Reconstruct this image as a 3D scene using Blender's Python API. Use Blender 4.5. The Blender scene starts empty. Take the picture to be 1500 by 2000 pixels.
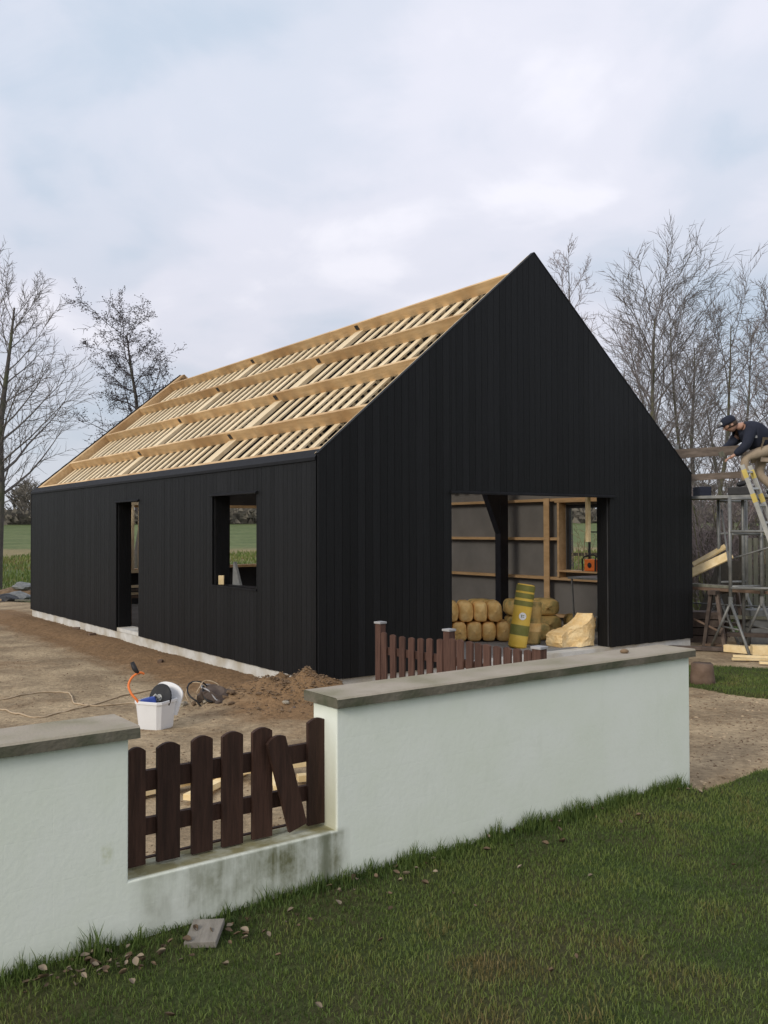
import bpy, bmesh, math, random
import numpy as np
from mathutils import Vector, Matrix, noise as mnoise
R = math.radians
rnd = random.Random(7)
sc = bpy.context.scene
col = sc.collection

# ------------------------------------------------------------------ camera
CAMH = 1.8
cd = bpy.data.cameras.new('camera'); cam = bpy.data.objects.new('camera', cd); col.objects.link(cam)
cd.sensor_fit = 'HORIZONTAL'; cd.sensor_width = 36.0
cd.lens = 36.0 * 1783.75 / 1500.0
cd.clip_start = 0.05; cd.clip_end = 2000
PITCH, ROLL = 0.0194, 0.003
cam.matrix_world = Matrix.Translation((0, 0, CAMH)) @ Matrix.Rotation(math.pi/2 + PITCH, 4, 'X') @ Matrix.Rotation(-ROLL, 4, 'Z')
sc.camera = cam
sc.render.resolution_x = 768; sc.render.resolution_y = 1024

# ------------------------------------------------------------------ light
SUN_EL, SUN_AZ = R(26), R(229)      # azimuth measured from +X towards +Y: the sun stands low on the left
sd = bpy.data.lights.new('sun', 'SUN'); sd.energy = 1.6; sd.angle = R(18); sd.color = (1.0, 0.93, 0.83)
sun = bpy.data.objects.new('sun', sd); col.objects.link(sun)
sdir = Vector((math.cos(SUN_AZ)*math.cos(SUN_EL), math.sin(SUN_AZ)*math.cos(SUN_EL), math.sin(SUN_EL)))
sun.rotation_euler = sdir.to_track_quat('Z', 'Y').to_euler()

world = bpy.data.worlds.new('World'); sc.world = world; world.use_nodes = True
def build_world():
    nt = world.node_tree; N = nt.nodes; Lk = nt.links; N.clear()
    out = N.new('ShaderNodeOutputWorld'); bg = N.new('ShaderNodeBackground'); bg.inputs['Strength'].default_value = 0.1
    sky = N.new('ShaderNodeTexSky'); sky.sky_type = 'NISHITA'; sky.sun_disc = False
    sky.sun_elevation = SUN_EL; sky.sun_rotation = math.pi/2 - SUN_AZ
    sky.air_density = 1.0; sky.dust_density = 2.0
    tc = N.new('ShaderNodeTexCoord')
    sep = N.new('ShaderNodeSeparateXYZ'); Lk.new(tc.outputs['Generated'], sep.inputs[0])
    def mth(op, a, b=None):
        m = N.new('ShaderNodeMath'); m.operation = op
        for i, v in enumerate((a, b)):
            if v is None: continue
            if isinstance(v, (int, float)): m.inputs[i].default_value = v
            else: Lk.new(v, m.inputs[i])
        return m.outputs[0]
    zc = mth('MAXIMUM', sep.outputs[2], 0.0)
    den = mth('ADD', zc, 0.35)
    cx = mth('DIVIDE', sep.outputs[0], den); cy = mth('DIVIDE', sep.outputs[1], den)
    cmb = N.new('ShaderNodeCombineXYZ'); Lk.new(cx, cmb.inputs[0]); Lk.new(cy, cmb.inputs[1])
    def nz(scale, det, dist, off, rough=0.55):
        mp = N.new('ShaderNodeMapping'); mp.inputs['Location'].default_value = off
        mp.inputs['Scale'].default_value = (1.0, 1.0, 1)
        Lk.new(cmb.outputs[0], mp.inputs[0])
        n = N.new('ShaderNodeTexNoise'); n.inputs['Scale'].default_value = scale
        n.inputs['Detail'].default_value = det; n.inputs['Roughness'].default_value = rough
        n.inputs['Distortion'].default_value = dist
        Lk.new(mp.outputs[0], n.inputs['Vector']); return n.outputs['Fac']
    n1 = nz(1.7, 3, 0.35, (3.1, 1.7, 0)); n2 = nz(4.2, 5, 0.3, (0.3, 6.2, 2), 0.55)
    mix = mth('ADD', mth('MULTIPLY', n1, 0.7), mth('MULTIPLY', n2, 0.3))
    ramp = N.new('ShaderNodeValToRGB'); Lk.new(mix, ramp.inputs[0])
    cr = ramp.color_ramp; cr.interpolation = 'EASE'
    cr.elements[0].position = 0.36; cr.elements[0].color = (0.52, 0.598, 0.71, 1)
    cr.elements[1].position = 0.64; cr.elements[1].color = (0.84, 0.835, 0.91, 1)
    e = cr.elements.new(0.47); e.color = (0.635, 0.672, 0.77, 1)
    e = cr.elements.new(0.56); e.color = (0.725, 0.735, 0.825, 1)
    # cloud deck gets paler towards the horizon
    hz = N.new('ShaderNodeMapRange'); Lk.new(sep.outputs[2], hz.inputs[0])
    hz.inputs[1].default_value = 0.0; hz.inputs[2].default_value = 0.2; hz.inputs[3].default_value = 0.55; hz.inputs[4].default_value = 0.0
    mh = N.new('ShaderNodeMix'); mh.data_type = 'RGBA'; Lk.new(hz.outputs[0], mh.inputs[0])
    Lk.new(ramp.outputs[0], mh.inputs[6]); mh.inputs[7].default_value = (0.62, 0.66, 0.69, 1)
    el = N.new('ShaderNodeMapRange'); Lk.new(sep.outputs[2], el.inputs[0]); el.interpolation_type = 'SMOOTHSTEP'
    el.inputs[1].default_value = 0.12; el.inputs[2].default_value = 0.45; el.inputs[3].default_value = 8.9; el.inputs[4].default_value = 10.2
    vm = N.new('ShaderNodeVectorMath'); vm.operation = 'SCALE'; Lk.new(mh.outputs[2], vm.inputs[0]); Lk.new(el.outputs[0], vm.inputs['Scale'])
    mx = N.new('ShaderNodeMix'); mx.data_type = 'RGBA'; mx.inputs[0].default_value = 0.96
    Lk.new(sky.outputs[0], mx.inputs[6]); Lk.new(vm.outputs[0], mx.inputs[7])
    Lk.new(mx.outputs[2], bg.inputs['Color']); Lk.new(bg.outputs[0], out.inputs[0])
build_world()
sc.view_settings.view_transform = 'Standard'; sc.view_settings.look = 'None'
sc.view_settings.exposure = 0.22; sc.view_settings.gamma = 1.0; sc.view_settings.use_curve_mapping = False

# ------------------------------------------------------------------ materials
MATS = {}
def mat(name, c1, c2=None, scale=6.0, stretch=(1, 1, 1), rough=0.8, bump=0.0, bscale=None, spec=0.3,
        c3=None, s3=1.5, metal=0.0, jitter=0.0, coord='Object', detail=5, lo=0.35, hi=0.65, transl=0.0, joff=True):
    m = bpy.data.materials.new(name); m.use_nodes = True
    nt = m.node_tree; N = nt.nodes; Lk = nt.links
    b = N['Principled BSDF']; b.inputs['Roughness'].default_value = rough; b.inputs['Metallic'].default_value = metal
    b.inputs['Specular IOR Level'].default_value = spec
    tc = N.new('ShaderNodeTexCoord'); mp = N.new('ShaderNodeMapping'); mp.inputs['Scale'].default_value = stretch
    Lk.new(tc.outputs[coord], mp.inputs[0])
    oi = N.new('ShaderNodeObjectInfo')
    if joff:
        ml = N.new('ShaderNodeMath'); ml.operation = 'MULTIPLY'; ml.inputs[1].default_value = 37.0
        Lk.new(oi.outputs['Random'], ml.inputs[0])
        cb = N.new('ShaderNodeCombineXYZ')
        for i in range(3): Lk.new(ml.outputs[0], cb.inputs[i])
        Lk.new(cb.outputs[0], mp.inputs['Location'])
    n = N.new('ShaderNodeTexNoise'); n.inputs['Scale'].default_value = scale; n.inputs['Detail'].default_value = detail
    n.inputs['Roughness'].default_value = 0.6
    Lk.new(mp.outputs[0], n.inputs['Vector'])
    mr = N.new('ShaderNodeMapRange'); Lk.new(n.outputs['Fac'], mr.inputs[0]); mr.inputs[1].default_value = lo; mr.inputs[2].default_value = hi
    mx = N.new('ShaderNodeMix'); mx.data_type = 'RGBA'; Lk.new(mr.outputs[0], mx.inputs[0])
    mx.inputs[6].default_value = (*c1, 1); mx.inputs[7].default_value = (*(c2 or c1), 1)
    o = mx.outputs[2]
    if c3:
        n3 = N.new('ShaderNodeTexNoise'); n3.inputs['Scale'].default_value = s3; n3.inputs['Detail'].default_value = 4
        Lk.new(tc.outputs[coord], n3.inputs['Vector'])
        m3 = N.new('ShaderNodeMapRange'); Lk.new(n3.outputs['Fac'], m3.inputs[0]); m3.inputs[1].default_value = 0.45; m3.inputs[2].default_value = 0.65
        x3 = N.new('ShaderNodeMix'); x3.data_type = 'RGBA'; Lk.new(m3.outputs[0], x3.inputs[0]); Lk.new(o, x3.inputs[6]); x3.inputs[7].default_value = (*c3, 1)
        o = x3.outputs[2]
    if jitter:
        hs = N.new('ShaderNodeHueSaturation')
        jr = N.new('ShaderNodeMapRange'); Lk.new(oi.outputs['Random'], jr.inputs[0]); jr.inputs[3].default_value = 1 - jitter; jr.inputs[4].default_value = 1 + jitter
        Lk.new(jr.outputs[0], hs.inputs['Value']); Lk.new(o, hs.inputs['Color']); o = hs.outputs[0]
    Lk.new(o, b.inputs['Base Color'])
    if bump:
        n2 = N.new('ShaderNodeTexNoise'); n2.inputs['Scale'].default_value = bscale or scale * 3; n2.inputs['Detail'].default_value = 5
        Lk.new(mp.outputs[0], n2.inputs['Vector'])
        bp = N.new('ShaderNodeBump'); bp.inputs['Strength'].default_value = bump; bp.inputs['Distance'].default_value = 0.02
        Lk.new(n2.outputs['Fac'], bp.inputs['Height']); Lk.new(bp.outputs[0], b.inputs['Normal'])
    m['tex_out'] = ''
    MATS[name] = m
    return m
black = mat('black_stained_board', (0.0036, 0.0037, 0.0040), (0.0060, 0.0062, 0.0068), 5, (14, 14, 0.6), 0.56, 0.3, 9, 0.22, jitter=0.45)
black_trim = mat('black_trim_paint', (0.005, 0.005, 0.006), (0.009, 0.009, 0.010), 8, (1, 1, 1), 0.6, 0.1, None, 0.2)
blacksteel = mat('black_steel', (0.008, 0.008, 0.012), (0.014, 0.014, 0.018), 4, rough=0.45, spec=0.4)
purlin_m = mat('purlin_timber', (0.54, 0.36, 0.18), (0.68, 0.48, 0.265), 3, (6, 0.7, 6), 0.75, 0.15, 12, jitter=0.16, c3=(0.43, 0.265, 0.125), s3=1.1)
batten_m = mat('fresh_batten_timber', (0.68, 0.53, 0.32), (0.82, 0.68, 0.46), 3, (1.5, 12, 1.5), 0.75, 0.1, 12, jitter=0.12)
girt_m = mat('girt_timber', (0.46, 0.29, 0.14), (0.58, 0.38, 0.20), 3, (4, 1, 4), 0.75, 0.1, 12, jitter=0.1)
sheet_m = mat('grey_fibre_sheet', (0.155, 0.145, 0.132), (0.19, 0.178, 0.162), 2, rough=0.85, jitter=0.08)
darksheet = mat('dark_wind_barrier', (0.03, 0.03, 0.032), (0.045, 0.045, 0.045), 3)
concrete = mat('pale_concrete', (0.52, 0.51, 0.47), (0.64, 0.63, 0.585), 5, rough=0.9, bump=0.2, c3=(0.44, 0.40, 0.32), s3=2.5)
floor_m = mat('concrete_floor', (0.22, 0.21, 0.20), (0.3, 0.29, 0.27), 2, rough=0.85)
brown = mat('brown_fence_stain', (0.030, 0.0135, 0.008), (0.058, 0.027, 0.017), 5, (9, 9, 0.8), 0.72, 0.2, 10, 0.3, jitter=0.15)
brown2 = mat('weathered_brown_fence', (0.062, 0.031, 0.022), (0.105, 0.055, 0.039), 5, (9, 9, 0.8), 0.8, 0.2, 10, 0.3, jitter=0.2)
graycap = mat('grey_post_cap', (0.3, 0.3, 0.3), (0.38, 0.37, 0.36), 9)
galv = mat('galvanised_tube', (0.15, 0.155, 0.15), (0.24, 0.24, 0.225), 7, rough=0.5, spec=0.5, metal=0.3)
alu = mat('aluminium', (0.34, 0.34, 0.31), (0.46, 0.45, 0.41), 7, rough=0.42, metal=0.4)
yellow_m = mat('yellow_plastic', (0.55, 0.42, 0.10), (0.62, 0.48, 0.13), 5, rough=0.5)
insul = mat('yellow_insulation', (0.84, 0.50, 0.16), (0.96, 0.68, 0.30), 7, rough=0.8, bump=0.8, bscale=20, c3=(0.62, 0.36, 0.10), s3=5, jitter=0.12)
insul_d = mat('wrapped_insulation', (0.62, 0.40, 0.13), (0.78, 0.54, 0.20), 6, rough=0.6, bump=0.4, bscale=16, c3=(0.24, 0.22, 0.08), s3=6, jitter=0.3)
olive = mat('olive_print', (0.16, 0.16, 0.035), (0.22, 0.21, 0.055), 9, rough=0.6)
wrap_y = mat('yellow_wrap', (0.66, 0.42, 0.05), (0.76, 0.52, 0.1), 5, rough=0.5, bump=0.2)
loose_m = mat('loose_mineral_wool', (0.84, 0.56, 0.24), (0.93, 0.72, 0.40), 6, rough=0.95, bump=0.8, bscale=25)
white_p = mat('white_plastic', (0.72, 0.72, 0.71), (0.78, 0.78, 0.77), 3, rough=0.42, spec=0.4)
blackp = mat('black_plastic', (0.015, 0.015, 0.017), (0.03, 0.03, 0.03), 9, rough=0.5)
orange = mat('orange_plastic', (0.72, 0.16, 0.03), (0.8, 0.22, 0.05), 5, rough=0.5)
blue = mat('blue_plastic', (0.03, 0.06, 0.25), (0.05, 0.09, 0.35), 5, rough=0.5)
rope_m = mat('tan_cable', (0.40, 0.30, 0.19), (0.50, 0.39, 0.26), 20, rough=0.7)
red_m = mat('red_roof', (0.26, 0.06, 0.045), (0.34, 0.09, 0.06), 2, rough=0.8)
offwhite = mat('pale_render', (0.55, 0.54, 0.50), (0.62, 0.61, 0.57), 2)
plank_y = mat('fresh_pale_plank', (0.72, 0.54, 0.27), (0.85, 0.68, 0.40), 3, (3, 3, 3), 0.75, 0.1, jitter=0.15)
plank_b = mat('weathered_board', (0.075, 0.055, 0.045), (0.13, 0.10, 0.08), 3, (3, 3, 3), 0.85, 0.1, jitter=0.3)
plank_r = mat('red_brown_board', (0.12, 0.078, 0.052), (0.17, 0.115, 0.08), 3, (3, 3, 3), 0.85, 0.1, jitter=0.1)
greywood = mat('grey_green_paling', (0.115, 0.115, 0.085), (0.17, 0.165, 0.125), 4, (6, 6, 1), 0.85, 0.1, jitter=0.2)
darkwood = mat('dark_shed_board', (0.05, 0.042, 0.028), (0.075, 0.062, 0.042), 4, (6, 6, 1), 0.85, jitter=0.2)
bark = mat('grey_bark', (0.075, 0.066, 0.06), (0.115, 0.10, 0.088), 8, rough=0.9, c3=(0.085, 0.09, 0.05), s3=1.2)
bark_g = mat('mossy_bark', (0.11, 0.10, 0.06), (0.15, 0.135, 0.085), 6, rough=0.9, c3=(0.10, 0.11, 0.045), s3=1.2)
twig_m = mat('twig_bark', (0.12, 0.105, 0.098), (0.17, 0.15, 0.14), 2, rough=0.9)
twig_r = mat('reddish_twigs', (0.19, 0.155, 0.15), (0.25, 0.205, 0.20), 2, rough=0.9)
twig_d = mat('dark_twigs', (0.05, 0.043, 0.045), (0.075, 0.062, 0.062), 2, rough=0.9)
wood_far = mat('distant_wood', (0.12, 0.108, 0.088), (0.18, 0.16, 0.13), 0.3, rough=0.95)
skin_m = mat('skin', (0.42, 0.24, 0.17), (0.48, 0.28, 0.2), 6, rough=0.55)
navy = mat('navy_jacket', (0.014, 0.017, 0.03), (0.024, 0.028, 0.045), 6, rough=0.8, bump=0.3)
khaki = mat('khaki_work_trousers', (0.30, 0.23, 0.16), (0.38, 0.30, 0.21), 6, rough=0.85, bump=0.3)
hair_m = mat('brown_hair', (0.05, 0.035, 0.025), (0.08, 0.05, 0.035), 12)
leafs = [mat('brown_dead_leaf', (0.095, 0.062, 0.036), (0.16, 0.11, 0.065), 9, rough=0.75, jitter=0.3),
         mat('pale_dead_leaf', (0.19, 0.15, 0.105), (0.27, 0.215, 0.15), 9, rough=0.75, jitter=0.25)]
stone_m = mat('garden_slab', (0.17, 0.155, 0.13), (0.23, 0.21, 0.18), 7, (5, 1, 1), 0.9, 0.3, jitter=0.2)
clod_m = mat('brown_clods', (0.13, 0.085, 0.05), (0.22, 0.15, 0.09), 9, rough=0.95, bump=0.5)
chip_m = mat('wood_chips', (0.45, 0.33, 0.2), (0.6, 0.46, 0.3), 9, jitter=0.2)
drygrass = mat('dry_stems', (0.20, 0.15, 0.08), (0.30, 0.24, 0.13), 3, rough=0.9)

# ------------------------------------------------------------------ helpers
def link(name, me, m=None, parent=None, smooth=False):
    o = bpy.data.objects.new(name, me); col.objects.link(o)
    if m is not None and len(me.materials) == 0: me.materials.append(m)
    if parent is not None: o.parent = parent
    if smooth:
        me.polygons.foreach_set('use_smooth', [True] * len(me.polygons))
    return o
def tag(o, label=None, cat=None, group=None, kind=None):
    if label: o['label'] = label
    if cat: o['category'] = cat
    if group: o['group'] = group
    if kind: o['kind'] = kind
    return o
def empty(name, loc, rz, label, cat, group=None):
    o = bpy.data.objects.new(name, None); col.objects.link(o); o.empty_display_size = 0.2
    o.location = loc; o.rotation_euler = (0, 0, rz)
    return tag(o, label, cat, group)
class MB:
    """collects faces for one mesh"""
    def __init__(s): s.v = []; s.f = []
    def add(s, vs, fs):
        b = len(s.v); s.v += [tuple(x) for x in vs]; s.f += [tuple(b + i for i in f) for f in fs]; return s
    def box(s, x0, x1, y0, y1, z0, z1):
        return s.add([(x0, y0, z0), (x1, y0, z0), (x1, y1, z0), (x0, y1, z0), (x0, y0, z1), (x1, y0, z1), (x1, y1, z1), (x0, y1, z1)],
                     [(0, 3, 2, 1), (4, 5, 6, 7), (0, 1, 5, 4), (1, 2, 6, 5), (2, 3, 7, 6), (3, 0, 4, 7)])
    def prism(s, pts, axis, a, b):
        """pts: 2D outline in the two other axes, extruded from a to b along axis"""
        n = len(pts)
        def P(p, t):
            return {'x': (t, p[0], p[1]), 'y': (p[0], t, p[1]), 'z': (p[0], p[1], t)}[axis]
        vs = [P(p, a) for p in pts] + [P(p, b) for p in pts]
        return s.add(vs, [tuple(range(n))[::-1], tuple(range(n, 2*n))] + [(i, (i+1) % n, n + (i+1) % n, n + i) for i in range(n)])
    def beam(s, p, q, w, h, up=(0, 0, 1)):
        p = Vector(p); q = Vector(q); d = (q - p).normalized(); u = Vector(up)
        sd_ = d.cross(u)
        if sd_.length < 1e-4: sd_ = d.cross(Vector((1, 0, 0)))
        sd_.normalize(); u = sd_.cross(d).normalized()
        vs = []
        for c in (p, q):
            for a, b in ((-1, -1), (1, -1), (1, 1), (-1, 1)): vs.append(c + sd_*a*w/2 + u*b*h/2)
        return s.add(vs, [(0, 1, 2, 3), (7, 6, 5, 4), (0, 4, 5, 1), (1, 5, 6, 2), (2, 6, 7, 3), (3, 7, 4, 0)])
    def tube(s, pts, rad, n=6, caps=True):
        pts = [Vector(p) for p in pts]
        if not hasattr(rad, '__len__'): rad = [rad]*len(pts)
        b = len(s.v); ref = Vector((0.31, 0.17, 0.93))
        for i, p in enumerate(pts):
            d = (pts[min(i+1, len(pts)-1)] - pts[max(i-1, 0)])
            if d.length < 1e-7: d = Vector((0, 0, 1))
            d.normalize(); x = d.cross(ref)
            if x.length < 0.05: x = d.cross(Vector((1, 0, 0)))
            x.normalize(); y = d.cross(x)
            for k in range(n):
                a = 2*math.pi*k/n; q = p + (x*math.cos(a) + y*math.sin(a))*rad[i]; s.v.append((q.x, q.y, q.z))
        for i in range(len(pts)-1):
            for k in range(n):
                a0 = b + i*n + k; a1 = b + i*n + (k+1) % n
                s.f.append((a0, a1, a1+n, a0+n))
        if caps:
            s.f.append(tuple(range(b, b+n))[::-1]); e = b + (len(pts)-1)*n; s.f.append(tuple(range(e, e+n)))
        return s
    def lathe(s, prof, n=20, c=(0, 0, 0)):
        b = len(s.v)
        for r, z in prof:
            for k in range(n):
                a = 2*math.pi*k/n; s.v.append((c[0]+r*math.cos(a), c[1]+r*math.sin(a), c[2]+z))
        for i in range(len(prof)-1):
            for k in range(n):
                a0 = b+i*n+k; a1 = b+i*n+(k+1) % n; s.f.append((a0, a1, a1+n, a0+n))
        s.f.append(tuple(range(b, b+n))[::-1]); e = b+(len(prof)-1)*n; s.f.append(tuple(range(e, e+n)))
        return s
    def xf(s, M):
        s.v = [tuple(M @ Vector(v)) for v in s.v]; return s
    def mesh(s, name):
        me = bpy.data.meshes.new(name); me.from_pydata(s.v, [], s.f); me.update(); return me
    def build(s, name, m, parent=None, smooth=False, bevel=0.0):
        me = s.mesh(name)
        if bevel:
            bm = bmesh.new(); bm.from_mesh(me)
            bmesh.ops.bevel(bm, geom=list(bm.edges), offset=bevel, segments=2, affect='EDGES', profile=0.6)
            bm.to_mesh(me); bm.free()
        o = link(name, me, m, parent, smooth); return o
def nz(x, y, z=0.0, s=1.0): return mnoise.noise(Vector((x*s, y*s, z)))
def fbm(x, y, z=0.0, o=4, s=1.0):
    t = 0; a = 0.5
    for i in range(o): t += a*mnoise.noise(Vector((x*s, y*s, z + i*7.3))); a *= 0.5; s *= 2.1
    return t
def sstep(a, b, x):
    t = min(1, max(0, (x-a)/(b-a))); return t*t*(3-2*t)

# ------------------------------------------------------------------ frames of reference
YAW = 0.627; HO = Vector((-0.7165, 9.9639, 0))
HW, HL, ZE, ZR, ZB = 6.662, 11.47, 2.63, 5.425, 0.15
G_ = Vector((math.cos(YAW), math.sin(YAW), 0)); L_ = Vector((-math.sin(YAW), math.cos(YAW), 0))
def HP(u, v, z=0): return HO + G_*u + L_*v + Vector((0, 0, z))       # house frame -> world
def H2(X, Y): d = Vector((X, Y, 0)) - HO; return d.dot(G_), d.dot(L_)
WA = Vector((-1.49, 3.593, 0)); WD = Vector((0.79610, 0.60516, 0)); WN = Vector((-0.60516, 0.79610, 0)); WYAW = math.atan2(WD.y, WD.x)
def W2(X, Y): d = Vector((X, Y, 0)) - WA; return d.dot(WD), d.dot(WN)
def WP(t, c, z=0): return WA + WD*t + WN*c + Vector((0, 0, z))

# ------------------------------------------------------------------ ground sheets
def u_r(X, Y): return H2(X, Y)[0] + .25*math.sin(.7*H2(X, Y)[1])
def soil_h(X, Y):
    u, v = H2(X, Y)
    h = 0.03*fbm(X, Y, 1, 4, 1.1) + 0.018*fbm(X, Y, 5, 3, 6) - 0.022*math.exp(-((math.sin((u_r(X, Y))*3.3))/.35)**2)*max(0, fbm(X, Y, 17, 2, .5)+.35)
    d = max(-u, 0) if -0.5 < v < HL+.5 else 9
    if u < 0 and -1.5 < v < HL + 1: h += (0.095*math.exp(-((u+0.32)/0.42)**2)*(0.6+0.7*fbm(v, 0, 3, 3, 0.9)) + 0.05*math.exp(-((u+0.5)/0.7)**2)*fbm(X, Y, 8, 3, 3.4)) * sstep(-1.2, 0.4, v)
    # loose heap by the near corner
    for hx, hy, sx, sy, hh in ((-0.98, 9.62, 0.55, 0.42, 0.17), (-0.62, 9.62, 0.40, 0.30, 0.13), (-1.35, 9.65, 0.50, 0.42, 0.15), (-0.3, 8.9, 0.5, 0.6, 0.06)):
        h += hh*math.exp(-((X-hx)/sx)**2 - ((Y-hy)/sy)**2)*(0.75+0.9*fbm(X, Y, 11, 4, 3.2))
    hp = math.exp(-((X+0.8)/1.0)**2 - ((Y-9.4)/0.8)**2)
    h += hp*0.07*fbm(X, Y, 21, 3, 9)
    return h
def yard_edge(X, Y):
    """positive inside the building site"""
    wt, wc = W2(X, Y)
    e = min(wc + 0.02 + (0 if wt < 4.5 else 0.0), 23.6 + 0.5*fbm(X, Y, 2, 2, 0.4) - Y if X < 0 else 15.8 + 0.6*fbm(X, Y, 2, 2, 0.5) - Y + 0.0*X)
    return e
def lawn_in(X, Y):
    wt, wc = W2(X, Y)
    # front lawn: in front of the wall, with a curved edge to the right of its end
    e = -wc - 0.0
    if wt > 4.3:
        k = sstep(4.3, 6.6, wt); e = -wc - 0.05 + (wt-4.5)*0.02 + 0.10*fbm(X, Y, 3, 3, 2.0)*min(1, wt-4.3) - 0.0*k
    a = e
    # grass patch between the path and the scaffold
    fy = 9.75 - 0.9*sstep(3.4, 4.6, X) if X > 2.6 else 30
    b = min(Y - (10.35 - 0.95*sstep(3.2, 4.4, X)) , 11.75 - Y + 0.25*math.sin(X*2.0), X - 2.9) + 0.22*fbm(X, Y, 9, 3, 2.2)
    return max(a, b*0.8)
def grid(name, xs, ys, fz, m, attr=None):
    nx, ny = len(xs), len(ys)
    vs = []; at = []
    for y in ys:
        for x in xs:
            r = fz(x, y); vs.append((x, y, r[0])); at.append(r[1])
    fs = [(j*nx+i, j*nx+i+1, (j+1)*nx+i+1, (j+1)*nx+i) for j in range(ny-1) for i in range(nx-1)]
    me = bpy.data.meshes.new(name); me.from_pydata(vs, [], fs); me.update()
    if attr:
        a = me.attributes.new(attr, 'FLOAT', 'POINT'); a.data.foreach_set('value', at)
    o = link(name, me, m, None, True); return tag(o, kind='structure')
def spaced(a, b, s0, g=1.0):
    r = [a]; s = s0
    while r[-1] < b: r.append(r[-1]+s); s *= g
    return r

def ground_mat(name, ca, cb, cc, attr, s1, s2, bump, bs, extra=None):
    m = bpy.data.materials.new(name); m.use_nodes = True; nt = m.node_tree; N = nt.nodes; Lk = nt.links
    b = N['Principled BSDF']; b.inputs['Roughness'].default_value = 0.95; b.inputs['Specular IOR Level'].default_value = 0.15
    tc = N.new('ShaderNodeTexCoord')
    def noise(s, d=6, r=0.6):
        n = N.new('ShaderNodeTexNoise'); n.inputs['Scale'].default_value = s; n.inputs['Detail'].default_value = d; n.inputs['Roughness'].default_value = r
        Lk.new(tc.outputs['Object'], n.inputs['Vector']); return n.outputs['Fac']
    def rng(f, a, c):
        r = N.new('ShaderNodeMapRange'); Lk.new(f, r.inputs[0]); r.inputs[1].default_value = a; r.inputs[2].default_value = c; return r.outputs[0]
    def mix(f, a, c):
        x = N.new('ShaderNodeMix'); x.data_type = 'RGBA'; Lk.new(f, x.inputs[0])
        for i, q in ((6, a), (7, c)):
            if isinstance(q, tuple): x.inputs[i].default_value = (*q, 1)
            else: Lk.new(q, x.inputs[i])
        return x.outputs[2]
    base = mix(rng(noise(s1), 0.38, 0.62), ca, cb)
    at = N.new('ShaderNodeAttribute'); at.attribute_name = attr
    ad = N.new('ShaderNodeMath'); ad.operation = 'ADD'; Lk.new(at.outputs['Fac'], ad.inputs[0])
    sb = N.new('ShaderNodeMath'); sb.operation = 'MULTIPLY_ADD'; Lk.new(noise(3.0), sb.inputs[0]); sb.inputs[1].default_value = 0.8; sb.inputs[2].default_value = -0.4
    Lk.new(sb.outputs[0], ad.inputs[1])
    base = mix(rng(ad.outputs[0], 0.3, 0.7), base, cc)
    fine = rng(noise(s2, 4, 0.7), 0.33, 0.7)
    hs = N.new('ShaderNodeHueSaturation'); vr = N.new('ShaderNodeMapRange'); Lk.new(fine, vr.inputs[0]); vr.inputs[3].default_value = 0.72; vr.inputs[4].default_value = 1.28
    Lk.new(vr.outputs[0], hs.inputs['Value']); Lk.new(base, hs.inputs['Color']); base = hs.outputs[0]
    if extra:
        v = N.new('ShaderNodeTexVoronoi'); v.inputs['Scale'].default_value = extra[0]; Lk.new(tc.outputs['Object'], v.inputs['Vector'])
        lt = N.new('ShaderNodeMath'); lt.operation = 'LESS_THAN'; Lk.new(v.outputs['Distance'], lt.inputs[0]); lt.inputs[1].default_value = extra[1]
        base = mix(lt.outputs[0], base, extra[2])
    Lk.new(base, b.inputs['Base Color'])
    bp = N.new('ShaderNodeBump'); bp.inputs['Strength'].default_value = bump; bp.inputs['Distance'].default_value = 0.03
    Lk.new(noise(bs, 6, 0.65), bp.inputs['Height']); Lk.new(bp.outputs[0], b.inputs['Normal'])
    return m
sand_m = ground_mat('trampled_sand', (0.262, 0.195, 0.12), (0.45, 0.345, 0.215), (0.235, 0.145, 0.074), 'soil', 1.3, 16, 0.8, 18, (26, 0.10, (0.16, 0.11, 0.07)))
field_m = ground_mat('far_field', (0.095, 0.125, 0.045), (0.135, 0.16, 0.065), (0.23, 0.19, 0.095), 'soil', 0.25, 2.2, 1.0, 3)
lawn_m = ground_mat('lawn_soil', (0.045, 0.066, 0.018), (0.065, 0.085, 0.026), (0.07, 0.068, 0.028), 'soil', 2.2, 30, 0.8, 40)

def yard_z(X, Y):
    e = yard_edge(X, Y)
    u, v = H2(X, Y)
    z = soil_h(X, Y)
    wt, wc = W2(X, Y)
    far = sstep(0, 0.35, e) if Y > 12 else sstep(-0.02, 0.05, e)
    if wt > 4.5: z *= 0.7
    z = -0.12 + (z + 0.12)*far
    so = math.exp(-((u+0.45)/0.75)**2) if -1 < v < HL+2 else 0
    so = max(so, math.exp(-((X+0.75)/1.1)**2 - ((Y-9.3)/1.0)**2))
    if u < -1: so = max(so, 0.3 + 0.5*fbm(X, Y, 31, 3, 0.5))
    if X > 2: so = 0.30 - 0.2*sstep(10, 6, Y)
    return z, so
grid('sand_yard', spaced(-15, 10, 0.075), spaced(3.0, 25, 0.045, 1.0065), yard_z, sand_m, 'soil')
def rise(Y): return 2.75*min(1, max(0, (Y-38)/92))**1.25
def field_z(X, Y):
    band = math.exp(-((Y-57-0.06*X+9*fbm(X, Y, 77, 3, .06))/10.0)**2)*1.0 + .5*fbm(X, Y, 78, 3, .2) + 0.3*math.exp(-((Y-30)/5)**2)
    return -0.06 + 0.05*fbm(X, Y, 4, 2, 0.15) + rise(Y), (band if Y > 15 else 0.1)
grid('field', [-600, -400, -250, -150, -100] + spaced(-70, 70, 1.4) + [100, 150, 250, 400, 600], [-40, -20, -8] + spaced(0, 40, 0.7) + spaced(42, 110, 3) + [130, 160, 200, 280, 400, 700], field_z, field_m, 'soil')
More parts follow.
